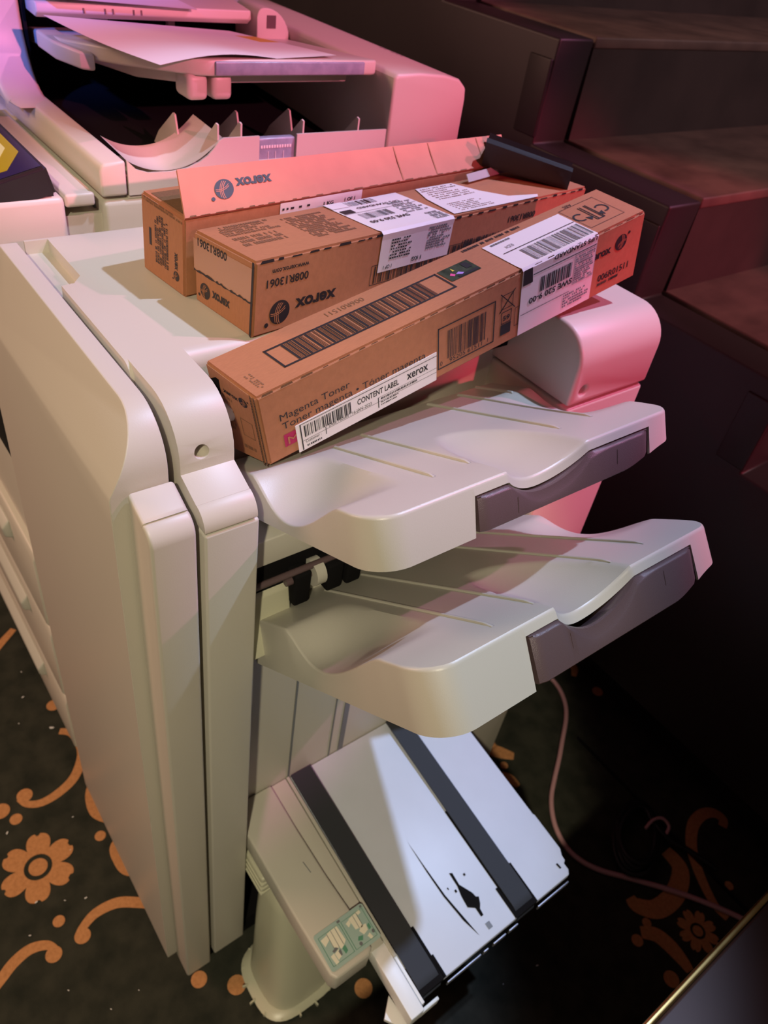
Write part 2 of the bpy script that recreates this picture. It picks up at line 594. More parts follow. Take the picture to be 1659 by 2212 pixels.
# front door: rounded end profile cut to the sloping front profile
bm = bmesh.new()
prism(bm, [(-.373, .03), (-.373, ZT)] + [(-.085, ZT)] + arc(-.085, .940, .045, 90, 0, 10) + [(-.040, .9), (-.040, .03)], 'y', -.06, .0215)
door = finish('front_door', bm, 'plastic', fin, smooth=False)
bm = bmesh.new()
prism(bm, [(.03, -.01), (.03, ZT + .01), (.005, ZT + .01), (.005, ZT), (.0035, ZT - .003), (-.0245, .930), (-.0255, .926), (-.0255, -.01)], 'x', -.5, .1)
boolean(door, bm, 'INTERSECT')
bevel_obj(door, .007, 4, 42, 21)

bm = bmesh.new()
strip = [(-.039, .03), (-.039, .9315), (-.014, .9205)] + arc(-.018, .9035, .018, 75, 0, 6) + [(0, .03)]
prism(bm, strip, 'y', -.0125, .0245, .003)
finish('door_edge_strip', bm, 'plastic', fin)

bm = bmesh.new()   # rear post
rp = [(-.16, .60), (-.16, ZT)] + [(-.038, ZT)] + arc(-.038, ZT - .038, .038, 90, 0, 10) + [(0, .902), (-.16, .902)]
prism(bm, rp[1:-2] + [(0, .902), (-.16, .902)], 'y', .445, .5785)
rear = finish('rear_post', bm, 'plastic', fin, smooth=False)
bm = bmesh.new()
t = bmesh.new()
bmesh.ops.create_cone(t, cap_ends=True, segments=28, radius1=.0055, radius2=.0055, depth=.03, matrix=Matrix.Translation((0, .464, .9185)) @ Matrix.Rotation(PI / 2, 4, 'Y'))
merge(bm, t)
boolean(rear, bm)
bevel_obj(rear, .004, 3, 35)
bm = bmesh.new()
box(bm, -.16, 0, .447, .576, .05, .8985, .004)
finish('rear_post_cover', bm, 'plastic', fin)

bm = bmesh.new()
box(bm, -.36, -.02, .01, .56, 0.0, .045)
finish('base', bm, 'dark', fin, smooth=False)

# tray bay
bm = bmesh.new()
box(bm, -.104, -.0995, .079, .444, .925, .968)
finish('exit_slot', bm, 'dark', fin, smooth=False)
for y in (.094, .16, .27, .38):
    bm = bmesh.new()
    tube(bm, [(-.094, y - .011, .938), (-.094, y + .011, .938)], .0085, 18)
    finish('exit_roller', bm, 'tray', fin, 50)
bm = bmesh.new()
box(bm, -.10, -.03, .08, .444, .806, .838, .0015)
finish('cross_rail', bm, 'plastic2', fin)
bm = bmesh.new()
box(bm, -.10, -.034, .08, .444, .768, .8055)
finish('exit_slot', bm, 'dark', fin, smooth=False)
bm = bmesh.new()
tube(bm, [(-.024, .085, .789), (-.024, .44, .789)], .0035, 12)
tube(bm, [(-.026, .125, .777), (-.026, .44, .777)], .0045, 12)
finish('roller_shaft', bm, 'handle', fin)
for y in (.158, .22, .32, .38):
    bm = bmesh.new()
    tube(bm, [(-.026, y - .005, .777), (-.026, y + .006, .777)], .0145, 22)
    finish('exit_roller', bm, 'tray', fin, 50)
    bm = bmesh.new()
    box(bm, -.04, -.018, y - .026, y - .0075, .745, .787, .003)
    box(bm, -.038, -.014, y + .009, y + .028, .752, .788, .003)
    finish('roller_clip', bm, 'dark', fin)
bm = bmesh.new()
prism(bm, [(-.06, .70), (-.060, .772), (-.040, .772), (-.030, .765), (-.024, .735), (-.01, .70)], 'y', .08, .1335, .003)
finish('paper_guide', bm, 'foot', fin)
bm = bmesh.new()
box(bm, -.10, -.05, .08, .446, .25, .772)
for y, w in ((.169, .0012), (.2545, .004), (.235, .0008), (.36, .003)):
    box(bm, -.051, -.0485, y - w, y + w, .30, .69, mi=1)
finish('back_panel', bm, ['plastic2', 'stgrey'], fin, smooth=False)
bm = bmesh.new()
box(bm, -.05, -.022, .081, .093, .60, .70, .003)
finish('tray_bracket', bm, 'foot', fin)


def make_tray(x0, xl, zl, slope, thick, sx, shw, sdepth, cdepth, cx, y0=.1, y1=.433):
    """pale moulded output tray: sloping top with hollows at both sides and at the lip, ridges, a deep skirt and a dark grip"""
    yc = .27

    def ztop(x, y, ridge=True):
        z = zl - slope * (xl - x)
        e = xl - x
        if e < .03:
            z -= .10 * (.03 - e) * (1 - e / .03) * slope
        a = max(0.0, 1 - ((x - sx) / shw) ** 2)
        for d, k in ((y - y0, 1.0), (y1 - y, .62)):
            b = max(0.0, 1 - (max(d, 0) / .062) ** 2)
            z -= sdepth * k * (a ** 1.4) * (b ** 1.1)
        dy = (y - .262) / (.036 if y < .262 else .056)
        dx = (xl - x) / cx
        q = max(0.0, 1 - dy * dy - dx * dx)
        z -= cdepth * q ** .9
        return z

    rf, rr = .027, .014

    def xmax(y):
        if y - y0 < rf:
            d = rf - (y - y0)
            return xl - rf + math.sqrt(max(rf * rf - d * d, 0))
        if y1 - y < rr:
            d = rr - (y1 - y)
            return xl - rr + math.sqrt(max(rr * rr - d * d, 0))
        return xl

    ya, yb = .1905, .3985
    ys = [y0 + rf * (1 - math.cos(PI / 2 * i / 14)) for i in range(15)]
    m = y0 + rf
    while m < y1 - rr - .003:
        m += .0032
        ys.append(m)
    ys = [y for y in ys if y < y1 - rr] + [y1 - rr * (1 - math.sin(PI / 2 * i / 8)) for i in range(9)]
    ys = sorted(ys + [ya, ya + .0012, yb, yb + .0012])
    nx = 56
    bm = bmesh.new()
    G = []
    for y in ys:
        xm = xmax(y)
        G.append([bm.verts.new((x0 + (xm - x0) * i / nx, y, ztop(x0 + (xm - x0) * i / nx, y))) for i in range(nx + 1)])
    for j in range(len(ys) - 1):
        for i in range(nx):
            bm.faces.new([G[j][i], G[j][i + 1], G[j + 1][i + 1], G[j + 1][i]])
    loop = [(G[0][i], Vector((0, -1, 0))) for i in range(nx)]
    for j, y in enumerate(ys):
        if y - y0 < rf:
            t = max(0.0, 1 - (y - y0) / rf)
            n = Vector((math.sqrt(max(0, 1 - t * t)), -t, 0))
        elif y1 - y < rr:
            t = max(0.0, 1 - (y1 - y) / rr)
            n = Vector((math.sqrt(max(0, 1 - t * t)), t, 0))
        else:
            n = Vector((1, 0, 0))
        loop.append((G[j][nx], n))
    loop += [(G[-1][i], Vector((0, 1, 0))) for i in range(nx - 1, -1, -1)]

    cs = 1 / math.sqrt(1 + slope * slope)
    down = Vector((slope * cs, 0, -cs))

    def bottom(p, n, k):
        base = Vector((p.x, p.y, zl - slope * (xl - p.x)))
        T = thick * (1 - .30 * ss((p.y - .36) / .07))
        if p.x > xl - .05 and ya < p.y < yb + .0006:
            base.z, T = p.z, .009
        return base + down * (T - k) + n * (.0034 if k else .001)
    rings = [[v for v, n in loop]]
    for out, dz in ((.0010, .0003), (.0018, .0010), (.0022, .0022)):
        rings.append([bm.verts.new(v.co + n * out + down * dz) for v, n in loop])
    rings.append([bm.verts.new(bottom(v.co, n, .002)) for v, n in loop])
    rings.append([bm.verts.new(bottom(v.co, n, 0)) for v, n in loop])
    for A, B in zip(rings, rings[1:]):
        for k in range(len(A) - 1):
            bm.faces.new([A[k], B[k], B[k + 1], A[k + 1]])
    # underside
    bj = [0, len(ys) // 4, len(ys) // 2, 3 * len(ys) // 4, len(ys) - 1]
    U = [[bm.verts.new(Vector((x, ys[j], zl - slope * (xl - x))) + down * (thick * (1 - .30 * ss((ys[j] - .36) / .07)) - .002)) for x in (x0, (x0 + xl) / 2, xl - .012)] for j in bj]
    for j in range(4):
        for i in range(2):
            bm.faces.new([U[j][i], U[j + 1][i], U[j + 1][i + 1], U[j][i + 1]])
    return bm, ztop, (ya, yb)


def add_ridges(bm, ztop, ridges, mi=0):
    for y, xa, xb in ridges:
        n = 24
        prof = ((-.0018, -.0006), (-.0011, .0016), (0, .0022), (.0011, .0016), (.0018, -.0006))
        prev = None
        for i in range(n + 1):
            x = xa + (xb - xa) * i / n
            k = 1.0 if i < n else 0.0
            ring = [bm.verts.new((x, y + a, ztop(x, y + a) + b * k + .0002)) for a, b in prof]
            if prev:
                for q in range(4):
                    bm.faces.new([prev[q], ring[q], ring[q + 1], prev[q + 1]]).material_index = mi
            prev = ring


def tray_handle(ztop, xl, zl, slope, thick, ya, yb, depth):
    cs = 1 / math.sqrt(1 + slope * slope)
    tv, dv = Vector((cs, 0, slope * cs)), Vector((slope * cs, 0, -cs))
    bm = bmesh.new()
    prev = None
    n = 60

    def P(y, u, d):
        return Vector((xl, y, zl)) + tv * u + dv * d
    for i in range(n + 1):
        y = ya + .0025 + (yb - ya - .005) * i / n
        dr = (zl - ztop(xl, y)) * cs
        e = ss((y - .226) / .035) * ss((.345 - y) / .055)
        T = thick * (1 - .30 * ss((y - .36) / .07)) - .003
        f = .0022 + .0030 * min(1.0, min(i, n - i) / 2.0)
        pts = [(-.02, dr + .0105 + .5 * slope * dr), (.000, dr + .0095), (.0025, dr + .0105), (f - .001, dr + .0115 + depth * e), (f, dr + .0132 + depth * e), (f, T - .001), (f - .001, T), (-.02, T)]
        ring = [bm.verts.new(P(y, *p)) for p in pts]
        if prev:
            for k in range(8):
                bm.faces.new([prev[k], ring[k], ring[(k + 1) % 8], prev[(k + 1) % 8]])
        else:
            bm.faces.new(ring)
        prev = ring
    bm.faces.new(prev[::-1])
    for y in (.232, .352):
        dr = (zl - ztop(xl, y)) * cs
        quad(bm, [P(y - .0005, .0055, dr + .016), P(y + .0005, .0055, dr + .016), P(y + .0005, .0055, dr + .029), P(y - .0005, .0055, dr + .029)])
    return bm


bmU, zU, (ya, yb) = make_tray(-.098, .110, .974, .45, .043, .012, .060, .036, .016, .105)
add_ridges(bmU, zU, ((.184, -.05, .078), (.222, -.06, .077), (.331, -.09, .075), (.374, -.09, .074), (.408, -.098, -.045)))
tu = finish('output_tray', bmU, 'tray', fin, 32)
tag(tu, 'upper output tray, the shorter of the two')
tag(finish('tray_handle', tray_handle(zU, .110, .974, .45, .043, ya, yb, .007), 'handle', tu, 40), 'dark brown grip')
bmL, zL, (ya, yb) = make_tray(-.055, .190, .899, .745, .054, .080, .062, .040, .023, .11)
add_ridges(bmL, zL, ((.178, -.03, .176), (.224, -.03, .175), (.32, -.03, .174), (.367, -.03, .173)))
tl = finish('output_tray', bmL, 'tray', fin, 32)
tag(tl, 'lower output tray, reaching further out')
tag(finish('tray_handle', tray_handle(zL, .190, .899, .745, .054, ya, yb, .009), 'handle', tl, 40), 'dark brown grip')


# booklet tray with the belts, on a gentle slope
def slope_bm(bm):
    for v in bm.verts:
        v.co.z += .34 - .14 * v.co.x


bm = bmesh.new()
plan = [(-.049, .150), (.2555, .150), (.2555, .214), (.2555, .432), (.250, .4365), (.241, .4365), (.239, .441), (.232, .4415), (.224, .446), (.17, .446), (.168, .4445), (-.049, .4445)]
prism(bm, plan, 'z', -.010, 0, .0015, 2)
for xy in ([(.104, .2625), (.15, .2620), (.184, .2628), (.220, .2675), (.2445, .2745), (.238, .2735), (.184, .2655), (.14, .2636)],
           [(0.166, 0.287), (0.168, 0.291), (0.184, 0.290), (0.201, 0.299), (0.207, 0.300), (0.209, 0.3035), (0.216, 0.3000), (0.221, 0.2955), (0.229, 0.2945), (0.229, 0.2905), (0.217, 0.2905), (0.211, 0.282), (0.196, 0.2835), (0.184, 0.2865)],
           [(.1765, .3025), (.1795, .3025), (.1795, .3055), (.1765, .3055)], [(.186, .2795), (.1895, .2795), (.1895, .2825), (.186, .2825)],
           [(.1785, .273), (.1815, .273), (.1815, .2745), (.1785, .2745)], [(.236, .4245), (.2435, .4255), (.2435, .4285), (.236, .4275)]):
    bm.faces.new([bm.verts.new((x, y, .0006)) for x, y in xy]).material_index = 1
bm.faces.new([bm.verts.new(p) for p in ((.238, .2895, .0006), (.246, .2895, .0006), (.246, .2965, .0006), (.238, .2965, .0006))]).material_index = 2
for xa, xb, y in ((.19, .2557, .2035), (.228, .2557, .206), (.10, .2557, .3325), (.20, .2557, .3655), (.214, .2557, .3290)):
    quad(bm, [(xa, y, .0007), (xb, y, .0007), (xb, y + .0042, .0007), (xa, y + .0042, .0007)], 1)
for yc_ in (.187, .350):
    quad(bm, [(.222, yc_ - .019, .0009), (.2558, yc_ - .019, .0009), (.2558, yc_ + .019, .0009), (.222, yc_ + .019, .0009)], 1)
    quad(bm, [(.2558, yc_ - .019, .0009), (.2558, yc_ - .019, -.0101), (.2558, yc_ + .019, -.0101), (.2558, yc_ + .019, .0009)], 1)
slope_bm(bm)
bt = finish('booklet_tray', bm, ['plate', 'dark', 'stgrey'], fin, 30)
bm = bmesh.new()
box(bm, -.04, .246, .16, .44, -.055, -.0105)
slope_bm(bm)
finish('tray_underside', bm, 'dark', bt, smooth=False)
for ya_, yb_ in ((.212, .268), (.273, .281), (.290, .312), (.318, .334), (.372, .432)):
    bm = bmesh.new()
    box(bm, .2585, .2605, ya_, yb_, -.022, -.013, .0006)
    slope_bm(bm)
    finish('edge_rail', bm, 'steel', bt)
for yc_, xe in ((.187, .254), (.350, .254)):
    bm = bmesh.new()
    path = [(-.047, .0075), (.05, .006), (.15, .0045), (xe - .014, .0035)] + [(xe - .014 + .017 * math.sin(t), -.0135 + .017 * math.cos(t)) for t in [PI * k / 12 for k in range(1, 11)]]
    inn = [(p[0], p[1] - .0025) for p in path[:4]] + [(xe - .014 + .0145 * math.sin(t), -.0135 + .0145 * math.cos(t)) for t in [PI * k / 12 for k in range(1, 11)]]
    prism(bm, path + inn[::-1], 'y', yc_ - .0155, yc_ + .0155)
    slope_bm(bm)
    b = finish('conveyor_belt', bm, 'belt', bt, 30)
    bm = bmesh.new()
    tube(bm, [(xe - .014, yc_ - .019, -.0135), (xe - .014, yc_ + .019, -.0135)], .0135, 22)
    slope_bm(bm)
    finish('belt_roller', bm, 'dark', b, 40)
bm = bmesh.new()
prism(bm, [(-.049, .082), (-.049, .1415), (.015, .1420), (.085, .1445), (.132, .1480), (.183, .1480), (.188, .140), (.188, .094), (.180, .089), (.10, .0855)], 'z', -.028, .009, .003)
box(bm, -.049, .186, .1410, .1645, -.01, .0035, .001)
quad(bm, [(.057, .1265, .0093), (.073, .1285, .0093), (.073, .1295, .0093), (.057, .1275, .0093)], 1)
slope_bm(bm)
gp = finish('guide_panel', bm, ['plastic2', 'stgrey'], bt)
bm = bmesh.new()
box(bm, -.049, .205, .1655, .1700, -.004, .0045, .0005)
slope_bm(bm)
finish('guide_rail', bm, 'tray', gp)
bm = bmesh.new()
box(bm, .183, .268, .146, .1655, -.022, .003, .001)
box(bm, .183, .262, .1665, .1708, -.02, .001, .0005)
slope_bm(bm)
finish('end_bar', bm, 'white', bt)
bm = bmesh.new()
prism(bm, [(.228, .147), (.262, .150), (.262, .168), (.266, .168), (.266, .143), (.245, .128)], 'z', -.035, -.028, .0008)
box(bm, .2625, .2665, .1665, .195, -.036, -.020, .0008)
slope_bm(bm)
finish('end_bracket', bm, 'white', bt)

# sticker with folding diagrams
bm = bmesh.new()
LH = .0098


def lab(pts, mi, h):
    """pts in sticker units: u along the row of pictures (0..1), v down (0..1)"""
    bm.faces.new([bm.verts.new((.1355 + .0445 * v, .0925 + .0715 * u, LH + h)) for u, v in pts]).material_index = mi


R_ = .06
out_ = []
for cx_, cy_, a0_ in ((R_, R_, 180), (1 - R_, R_, 270), (1 - R_, 1 - R_, 0), (R_, 1 - R_, 90)):
    out_ += [(cx_ + R_ * math.cos(math.radians(a0_ + 15 * k)), cy_ + R_ * math.sin(math.radians(a0_ + 15 * k))) for k in range(7)]
lab(out_, 0, 0)


def line(u0, v0, u1, v1, w=.008, mi=3):
    d = Vector((u1 - u0, v1 - v0)).normalized()
    n = Vector((-d.y, d.x)) * w
    lab([(u0 + n.x, v0 + n.y), (u1 + n.x, v1 + n.y), (u1 - n.x, v1 - n.y), (u0 - n.x, v0 - n.y)], mi, .0004)


for u0, u1 in ((.06, .48), (.52, .95)):
    line(u0, .12, u1, .12, .004, 2)
    line(u0, .9, u1, .9, .004, 2)
    line(u0, .12, u0, .9, .004, 2)
    line(u1, .12, u1, .9, .004, 2)
lab([(.08, .20), (.22, .17), (.22, .30), (.10, .40)], 1, .0002)
lab([(.21, .15), (.30, .13), (.30, .56), (.27, .62), (.21, .50)], 1, .0002)
lab([(.30, .13), (.38, .12), (.38, .62), (.32, .66), (.30, .60)], 1, .0002)
lab([(.39, .12), (.43, .11), (.45, .54), (.38, .62)], 1, .0002)
for u in (.215, .30, .385):
    line(u, .14, u, .60, .004, 3)
lab([(.10, .66), (.17, .64), (.18, .88), (.12, .92)], 1, .0002)
lab([(.18, .66), (.27, .62), (.27, .80), (.19, .84)], 1, .0002)
lab([(.16, .58), (.24, .54), (.28, .60), (.18, .64)], 3, .0003)
lab([(.25, .66), (.30, .64), (.29, .78), (.26, .80)], 3, .0003)
lab([(.33, .66), (.40, .62), (.40, .78), (.34, .82)], 2, .0002)
lab([(.46, .03), (.52, .03), (.52, .09), (.46, .09)], 3, .0002)
lab([(.58, .22), (.66, .18), (.66, .28), (.60, .34)], 1, .0002)
lab([(.66, .16), (.75, .14), (.75, .50), (.68, .48)], 1, .0002)
lab([(.75, .14), (.82, .13), (.82, .52), (.75, .52)], 1, .0002)
lab([(.82, .12), (.90, .10), (.90, .20), (.84, .22)], 1, .0002)
lab([(.72, .56), (.80, .48), (.88, .50), (.86, .66), (.76, .70)], 1, .0002)
for u in (.75, .82):
    line(u, .14, u, .50, .004, 3)
lab([(.80, .78), (.86, .74), (.88, .88), (.83, .90)], 1, .0002)
lab([(.66, .66), (.74, .70), (.70, .80), (.62, .74)], 2, .0002)
lab([(.88, .56), (.93, .52), (.93, .66), (.88, .68)], 2, .0002)
for cu, cv in ((.64, .84), (.93, .76)):
    lab([(cu + .03 * math.cos(2 * PI * k / 10), cv + .05 * math.sin(2 * PI * k / 10)) for k in range(10)], 3, .0003)
lab([(.93, .04), (.97, .04), (.97, .10), (.93, .10)], 3, .0002)
slope_bm(bm)
tag(finish('instruction_sticker', bm, ['teal', 'ivory', 'green', 'stgrey'], gp, smooth=False), 'teal sticker with folding diagrams')

# cream caster cover on the carpet
bm = bmesh.new()
prof = [(0, .060, .066, .066, .124), (.004, .062, .068, .066, .124), (.008, .058, .062, .066, .124), (.010, .053, .056, .065, .126), (.07, .050, .053, .058, .130), (.15, .044, .050, .045, .134), (.225, .038, .046, .034, .138), (.245, .033, .042, .032, .139), (.252, .026, .036, .031, .140)]
prev = None
for z, rx, ry, cx_, cy_ in prof:
    ring = []
    for k in range(40):
        t = 2 * PI * k / 40
        c_, s_ = math.cos(t), math.sin(t)
        e = .62
        ring.append(bm.verts.new((cx_ + rx * math.copysign(abs(c_) ** e, c_), cy_ + ry * math.copysign(abs(s_) ** e, s_), z)))
    if prev:
        for k in range(40):
            bm.faces.new([prev[k], prev[(k + 1) % 40], ring[(k + 1) % 40], ring[k]])
    else:
        bm.faces.new(ring[::-1])
    prev = ring
bm.faces.new(prev)
for k in range(12):
    t = math.radians(-170 + k * 22)
    x, y = .066 + .062 * math.cos(t), .124 + .069 * math.sin(t)
    tb = bmesh.new()
    box(tb, -.003, .006, -.0012, .0012, .0, .007)
    merge(bm, tb, 0, Matrix.Translation((x, y, 0)) @ Matrix.Rotation(t, 4, 'Z'))
box(bm, -.045, .035, .082, .16, .252, .300, .004)
for z in (.262, .275, .288):
    box(bm, -.045, .037, .0805, .162, z - .002, z + .002, .001)
finish('caster_cover', bm, 'foot', fin, 40)

# ------------------------------------------------------------------ copier behind
cop = thing('photocopier', 'big beige photocopier behind the finisher, with a touch panel and a paper shelf', 'copier', (-0.72, 0.3, 0))
XR = -.402
bm = bmesh.new()
box(bm, -1.05, XR, .119, .60, .04, 1.004, .006)
box(bm, -1.05, XR, -.012, .081, .04, 1.012, .006)
box(bm, -1.05, XR - .008, .07, .13, .04, .99)
body = finish('body', bm, 'plastic', cop)
bm = bmesh.new()
box(bm, -1.04, XR - .03, .01, .58, 0, .045)
finish('base', bm, 'dark', cop, smooth=False)
bm = bmesh.new()
prism(bm, [(-.70, 1.0), (-.47, 1.0), (-.455, 1.003), (-.455, 1.0), (-.47, .997), (-.70, .997)], 'y', .1183, .1188)
box(bm, -.475, -.425, .1172, .1190, .988, .9975)
finish('name_plate', bm, 'stgrey', cop, smooth=False)
bm = bmesh.new()   # arm in front of the tray
prism(bm, [(.1185, 1.008), (.1185, 1.034), (.1225, 1.041), (.146, 1.043), (.146, 1.008)], 'x', -.72, XR, .003)
finish('front_arm', bm, 'plastic', cop)
bm = bmesh.new()   # column that the arm grows out of
side = [(-1.05, 1.008), (-.60, 1.040)] + [(-.69 + .06 * (1 - math.sin(t)), 1.043 + .075 * (1 - math.cos(t))) for t in [PI / 2 * k / 8 for k in range(9)]] + [(-.70, 1.30), (-1.05, 1.30)]
prism(bm, side, 'y', .100, .146, .006)
finish('front_column', bm, 'plastic', cop)
bm = bmesh.new()
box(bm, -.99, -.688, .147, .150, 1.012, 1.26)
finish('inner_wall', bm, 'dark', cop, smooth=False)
bm = bmesh.new()   # receiving tray floor and side wall with scoop
prism(bm, [(-.405, 1.006), (-.44, 1.012), (-.50, 1.016), (-.50, 1.004), (-.405, 1.004)], 'y', .147, .4795)
prism(bm, [(-.50, 1.016), (-.60, 1.024), (-.75, 1.030), (-.75, 1.004), (-.50, 1.004)], 'y', .147, .4795, mi=1)  # inner floor coloured dark: shade under the shelf painted in
wall_ = [(.1475, 1.008), (.1475, 1.043), (.157, 1.0335), (.170, 1.0295), (.195, 1.0290), (.213, 1.031), (.228, 1.0365), (.238, 1.0425), (.246, 1.050), (.252, 1.057), (.257, 1.0595), (.301, 1.0595), (.301, 1.034), (.350, 1.034), (.350, 1.0595), (.4785, 1.0595), (.4785, 1.008)]
prism(bm, wall_, 'x', -.4045, XR)
# scooped hollow behind the low part of the wall
n = 16
G = []
for i in range(n + 1):
    y = .148 + .108 * i / n
    zt = 1.030 + .030 * (abs(i / n - .4) / .6) ** 2.2
    G.append([bm.verts.new((-.4040 - .07 * k / 6, y, zt + .004 * k / 6 - .012 * math.sin(PI * k / 6) * (1 - abs(2 * i / n - 1)))) for k in range(7)])
for i in range(n):
    for k in range(6):
        bm.faces.new([G[i][k], G[i][k + 1], G[i + 1][k + 1], G[i + 1][k]])
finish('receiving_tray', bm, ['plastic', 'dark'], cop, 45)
for x, ys_ in ((-.4055, (.252, .280, .360, .438)), (-.475, (.235, .312, .384))):
    for y in ys_:
        bm = bmesh.new()
        h = 1.072 if x > -.45 else 1.064
        prism(bm, [(x, h), (x - .004, h + .001), (x - .045, 1.035), (x - .06, 1.018), (x + .012 * (x < -.45), 1.018), (x + .010 * (x < -.45), h - .03)], 'y', y - .001, y + .001)
        finish('tray_rib', bm, 'plastic', cop, smooth=False)
bm = bmesh.new()
box(bm, -.4155, -.4050, .3015, .3495, 1.020, 1.056, .002, mi=0)
for k in range(12):
    box(bm, -.4052, -.4046, .3045 + k * .0034, .3067 + k * .0034, 1.0455, 1.0485, mi=1)
for y in (.314, .3235, .334):
    box(bm, -.4052, -.4046, y, y + .0006, 1.030, 1.042, mi=1)
tag(finish('window_clip', bm, ['glint', 'label'], cop), 'grey translucent clip with pale marks')
bm = bmesh.new()   # rear column with sloping shoulder
prism(bm, [(.4805, 1.004), (.4805, 1.116), (.484, 1.1205), (.52, 1.1215), (.56, 1.119), (.585, 1.114), (.598, 1.104), (.600, 1.09), (.600, 1.004)], 'x', -1.05, -.4, .004)
for (x0, x1, y) in ((-.53, -.49, .566), (-.565, -.545, .560), (-.49, -.475, .572)):
    pass
rc = finish('rear_column', bm, 'plastic', cop)
bm = bmesh.new()
fc = Face((-.47, .535, 1.1215), (-.47, .590, 1.1140), (-.60, .590, 1.1140), (-.60, .535, 1.1215))
fc.scribble(bm, .35, .75, .25, .75, 2, 0, .0004, 5, 'b', .5, 7)
finish('shoulder_print', bm, 'handle', rc, smooth=False)
bm = bmesh.new()
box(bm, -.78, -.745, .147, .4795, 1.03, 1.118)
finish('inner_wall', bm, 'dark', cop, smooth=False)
bm = bmesh.new()   # upper shelf
plan = [(-.72, .158), (-.60, .158), (-.52, .188), (-.462, .226), (-.447, .236), (-.436, .246), (-.432, .262), (-.432, .470), (-.437, .4785), (-.72, .4785)]
prism(bm, plan, 'z', 1.112, 1.128, .003)
prism(bm, [(-.70, .20), (-.52, .21), (-.47, .25), (-.47, .46), (-.70, .46)], 'z', 1.100, 1.113, .002)
for v in bm.verts:
    v.co.z += .10 * (v.co.x + .43)
shelf = finish('output_shelf', bm, 'plastic', cop)
bm = bmesh.new()
box(bm, -.4330, -.4290, .262, .456, 1.1130, 1.1262, .0012)
tag(finish('shelf_lip', bm, 'glint', shelf), 'grey translucent lip')
for y in (.247, .276):
    bm = bmesh.new()
    box(bm, -.475, -.440, y - .012, y + .012, 1.086, 1.112, .006)
    finish('shelf_foot', bm, 'plastic', shelf)
bm = bmesh.new()
prism(bm, [(-.66, .150), (-.60, .150), (-.555, .163), (-.545, .176), (-.66, .176)], 'z', 1.090, 1.108, .003)
finish('shelf_bracket', bm, 'plastic2', shelf)
bm = bmesh.new()   # cover above the slot
prism(bm, [(-1.05, 1.122), (-.70, 1.122), (-.660, 1.120), (-.652, 1.126), (-.654, 1.136), (-.70, 1.140), (-1.05, 1.150)], 'y', .152, .428, .002)
cov = finish('upper_cover', bm, 'plastic', cop)
bm = bmesh.new()
fc = Face((-.6515, .17, 1.124), (-.6515, .33, 1.124), (-.6530, .33, 1.135), (-.6530, .17, 1.135))
bm.free()
for a_ in (.22, .38, .44, .60, .66):
    bm = bmesh.new()
    fc.rect(bm, a_, a_ + .012, .2, .7, 0, .0006)
    finish('cover_mark', bm, 'handle', cov, smooth=False)
bm = bmesh.new()
box(bm, -.80, -.715, .152, .478, 1.095, 1.1215)
finish('slot', bm, 'dark', cop, smooth=False)
for y in (.245, .335):
    bm = bmesh.new()
    box(bm, -.714, -.706, y, y + .009, 1.10, 1.122)
    finish('slot_rib', bm, 'plastic2', cop)
bm = bmesh.new()
prism(bm, [(.430, 1.100), (.430, 1.132)] + arc(.440, 1.132, .010, 180, 90, 5) + arc(.443, 1.105, .037, 85, 5, 7) + [(.480, 1.100)], 'x', -.70, -.640, .0015)
eb = finish('end_cover', bm, 'plastic2', cop)
bm = bmesh.new()
box(bm, -.6405, -.6395, .444, .458, 1.119, 1.134)
finish('end_sticker', bm, 'handle', eb, smooth=False)
# touch panel, tipped towards the user
pan = thing('control_panel', None, None, (0, 0, 0))
bm = bmesh.new()
A0 = Vector((-.405, .068, 1.042))
ux, uy = Vector((-1, 0, 0)), Vector((0, -.97, -.243))
uz = ux.cross(uy).normalized()
if uz.z < 0:
    uz = -uz


def pp(a, b, h):
    return A0 + ux * a + uy * b + uz * h


t = bmesh.new()
hexa(t, {(i, j, k): pp(.30 * i, .17 * j, -.030 * (1 - k)) for i in (0, 1) for j in (0, 1) for k in (0, 1)})
bmesh.ops.recalc_face_normals(t, faces=t.faces)
bmesh.ops.bevel(t, geom=list(t.edges), offset=.003, segments=2, affect='EDGES')
merge(bm, t, 0)
pf = Face(pp(.004, .004, 0), pp(.004, .166, 0), pp(.296, .166, 0), pp(.296, .004, 0))
pf.rect(bm, .0, 1, .0, 1, 1, .0003 if pf.n.z > 0 else -.0003)
bpy.data.objects.remove(pan)
pan = finish('control_panel', bm, ['blackpl', 'screenoff'], cop)
tag(pan, 'black touch panel with a lit yellow screen')
bm = bmesh.new()
sg = 1 if pf.n.z > 0 else -1


def sc(pts, mi, h):
    pf.poly(bm, [((q - .004) / .162, (p - .004) / .292) for p, q in pts], mi, sg * h)


sc([(.052, .010), (.017, .033), (.022, .130), (.27, .130), (.27, .010)], 0, .0006)
sc([(.070, .018), (.040, .036), (.045, .120), (.26, .120), (.26, .018)], 1, .0009)
sc([(.062, .030), (.053, .035), (.056, .040), (.065, .035)], 2, .0012)
finish('screen', bm, ['screen', 'screen2', 'screenw'], pan, smooth=False)
bm = bmesh.new()
box(bm, -.70, XR - .002, .0815, .112, 1.0, 1.0135, .003)
finish('panel_bracket', bm, 'plastic', cop)
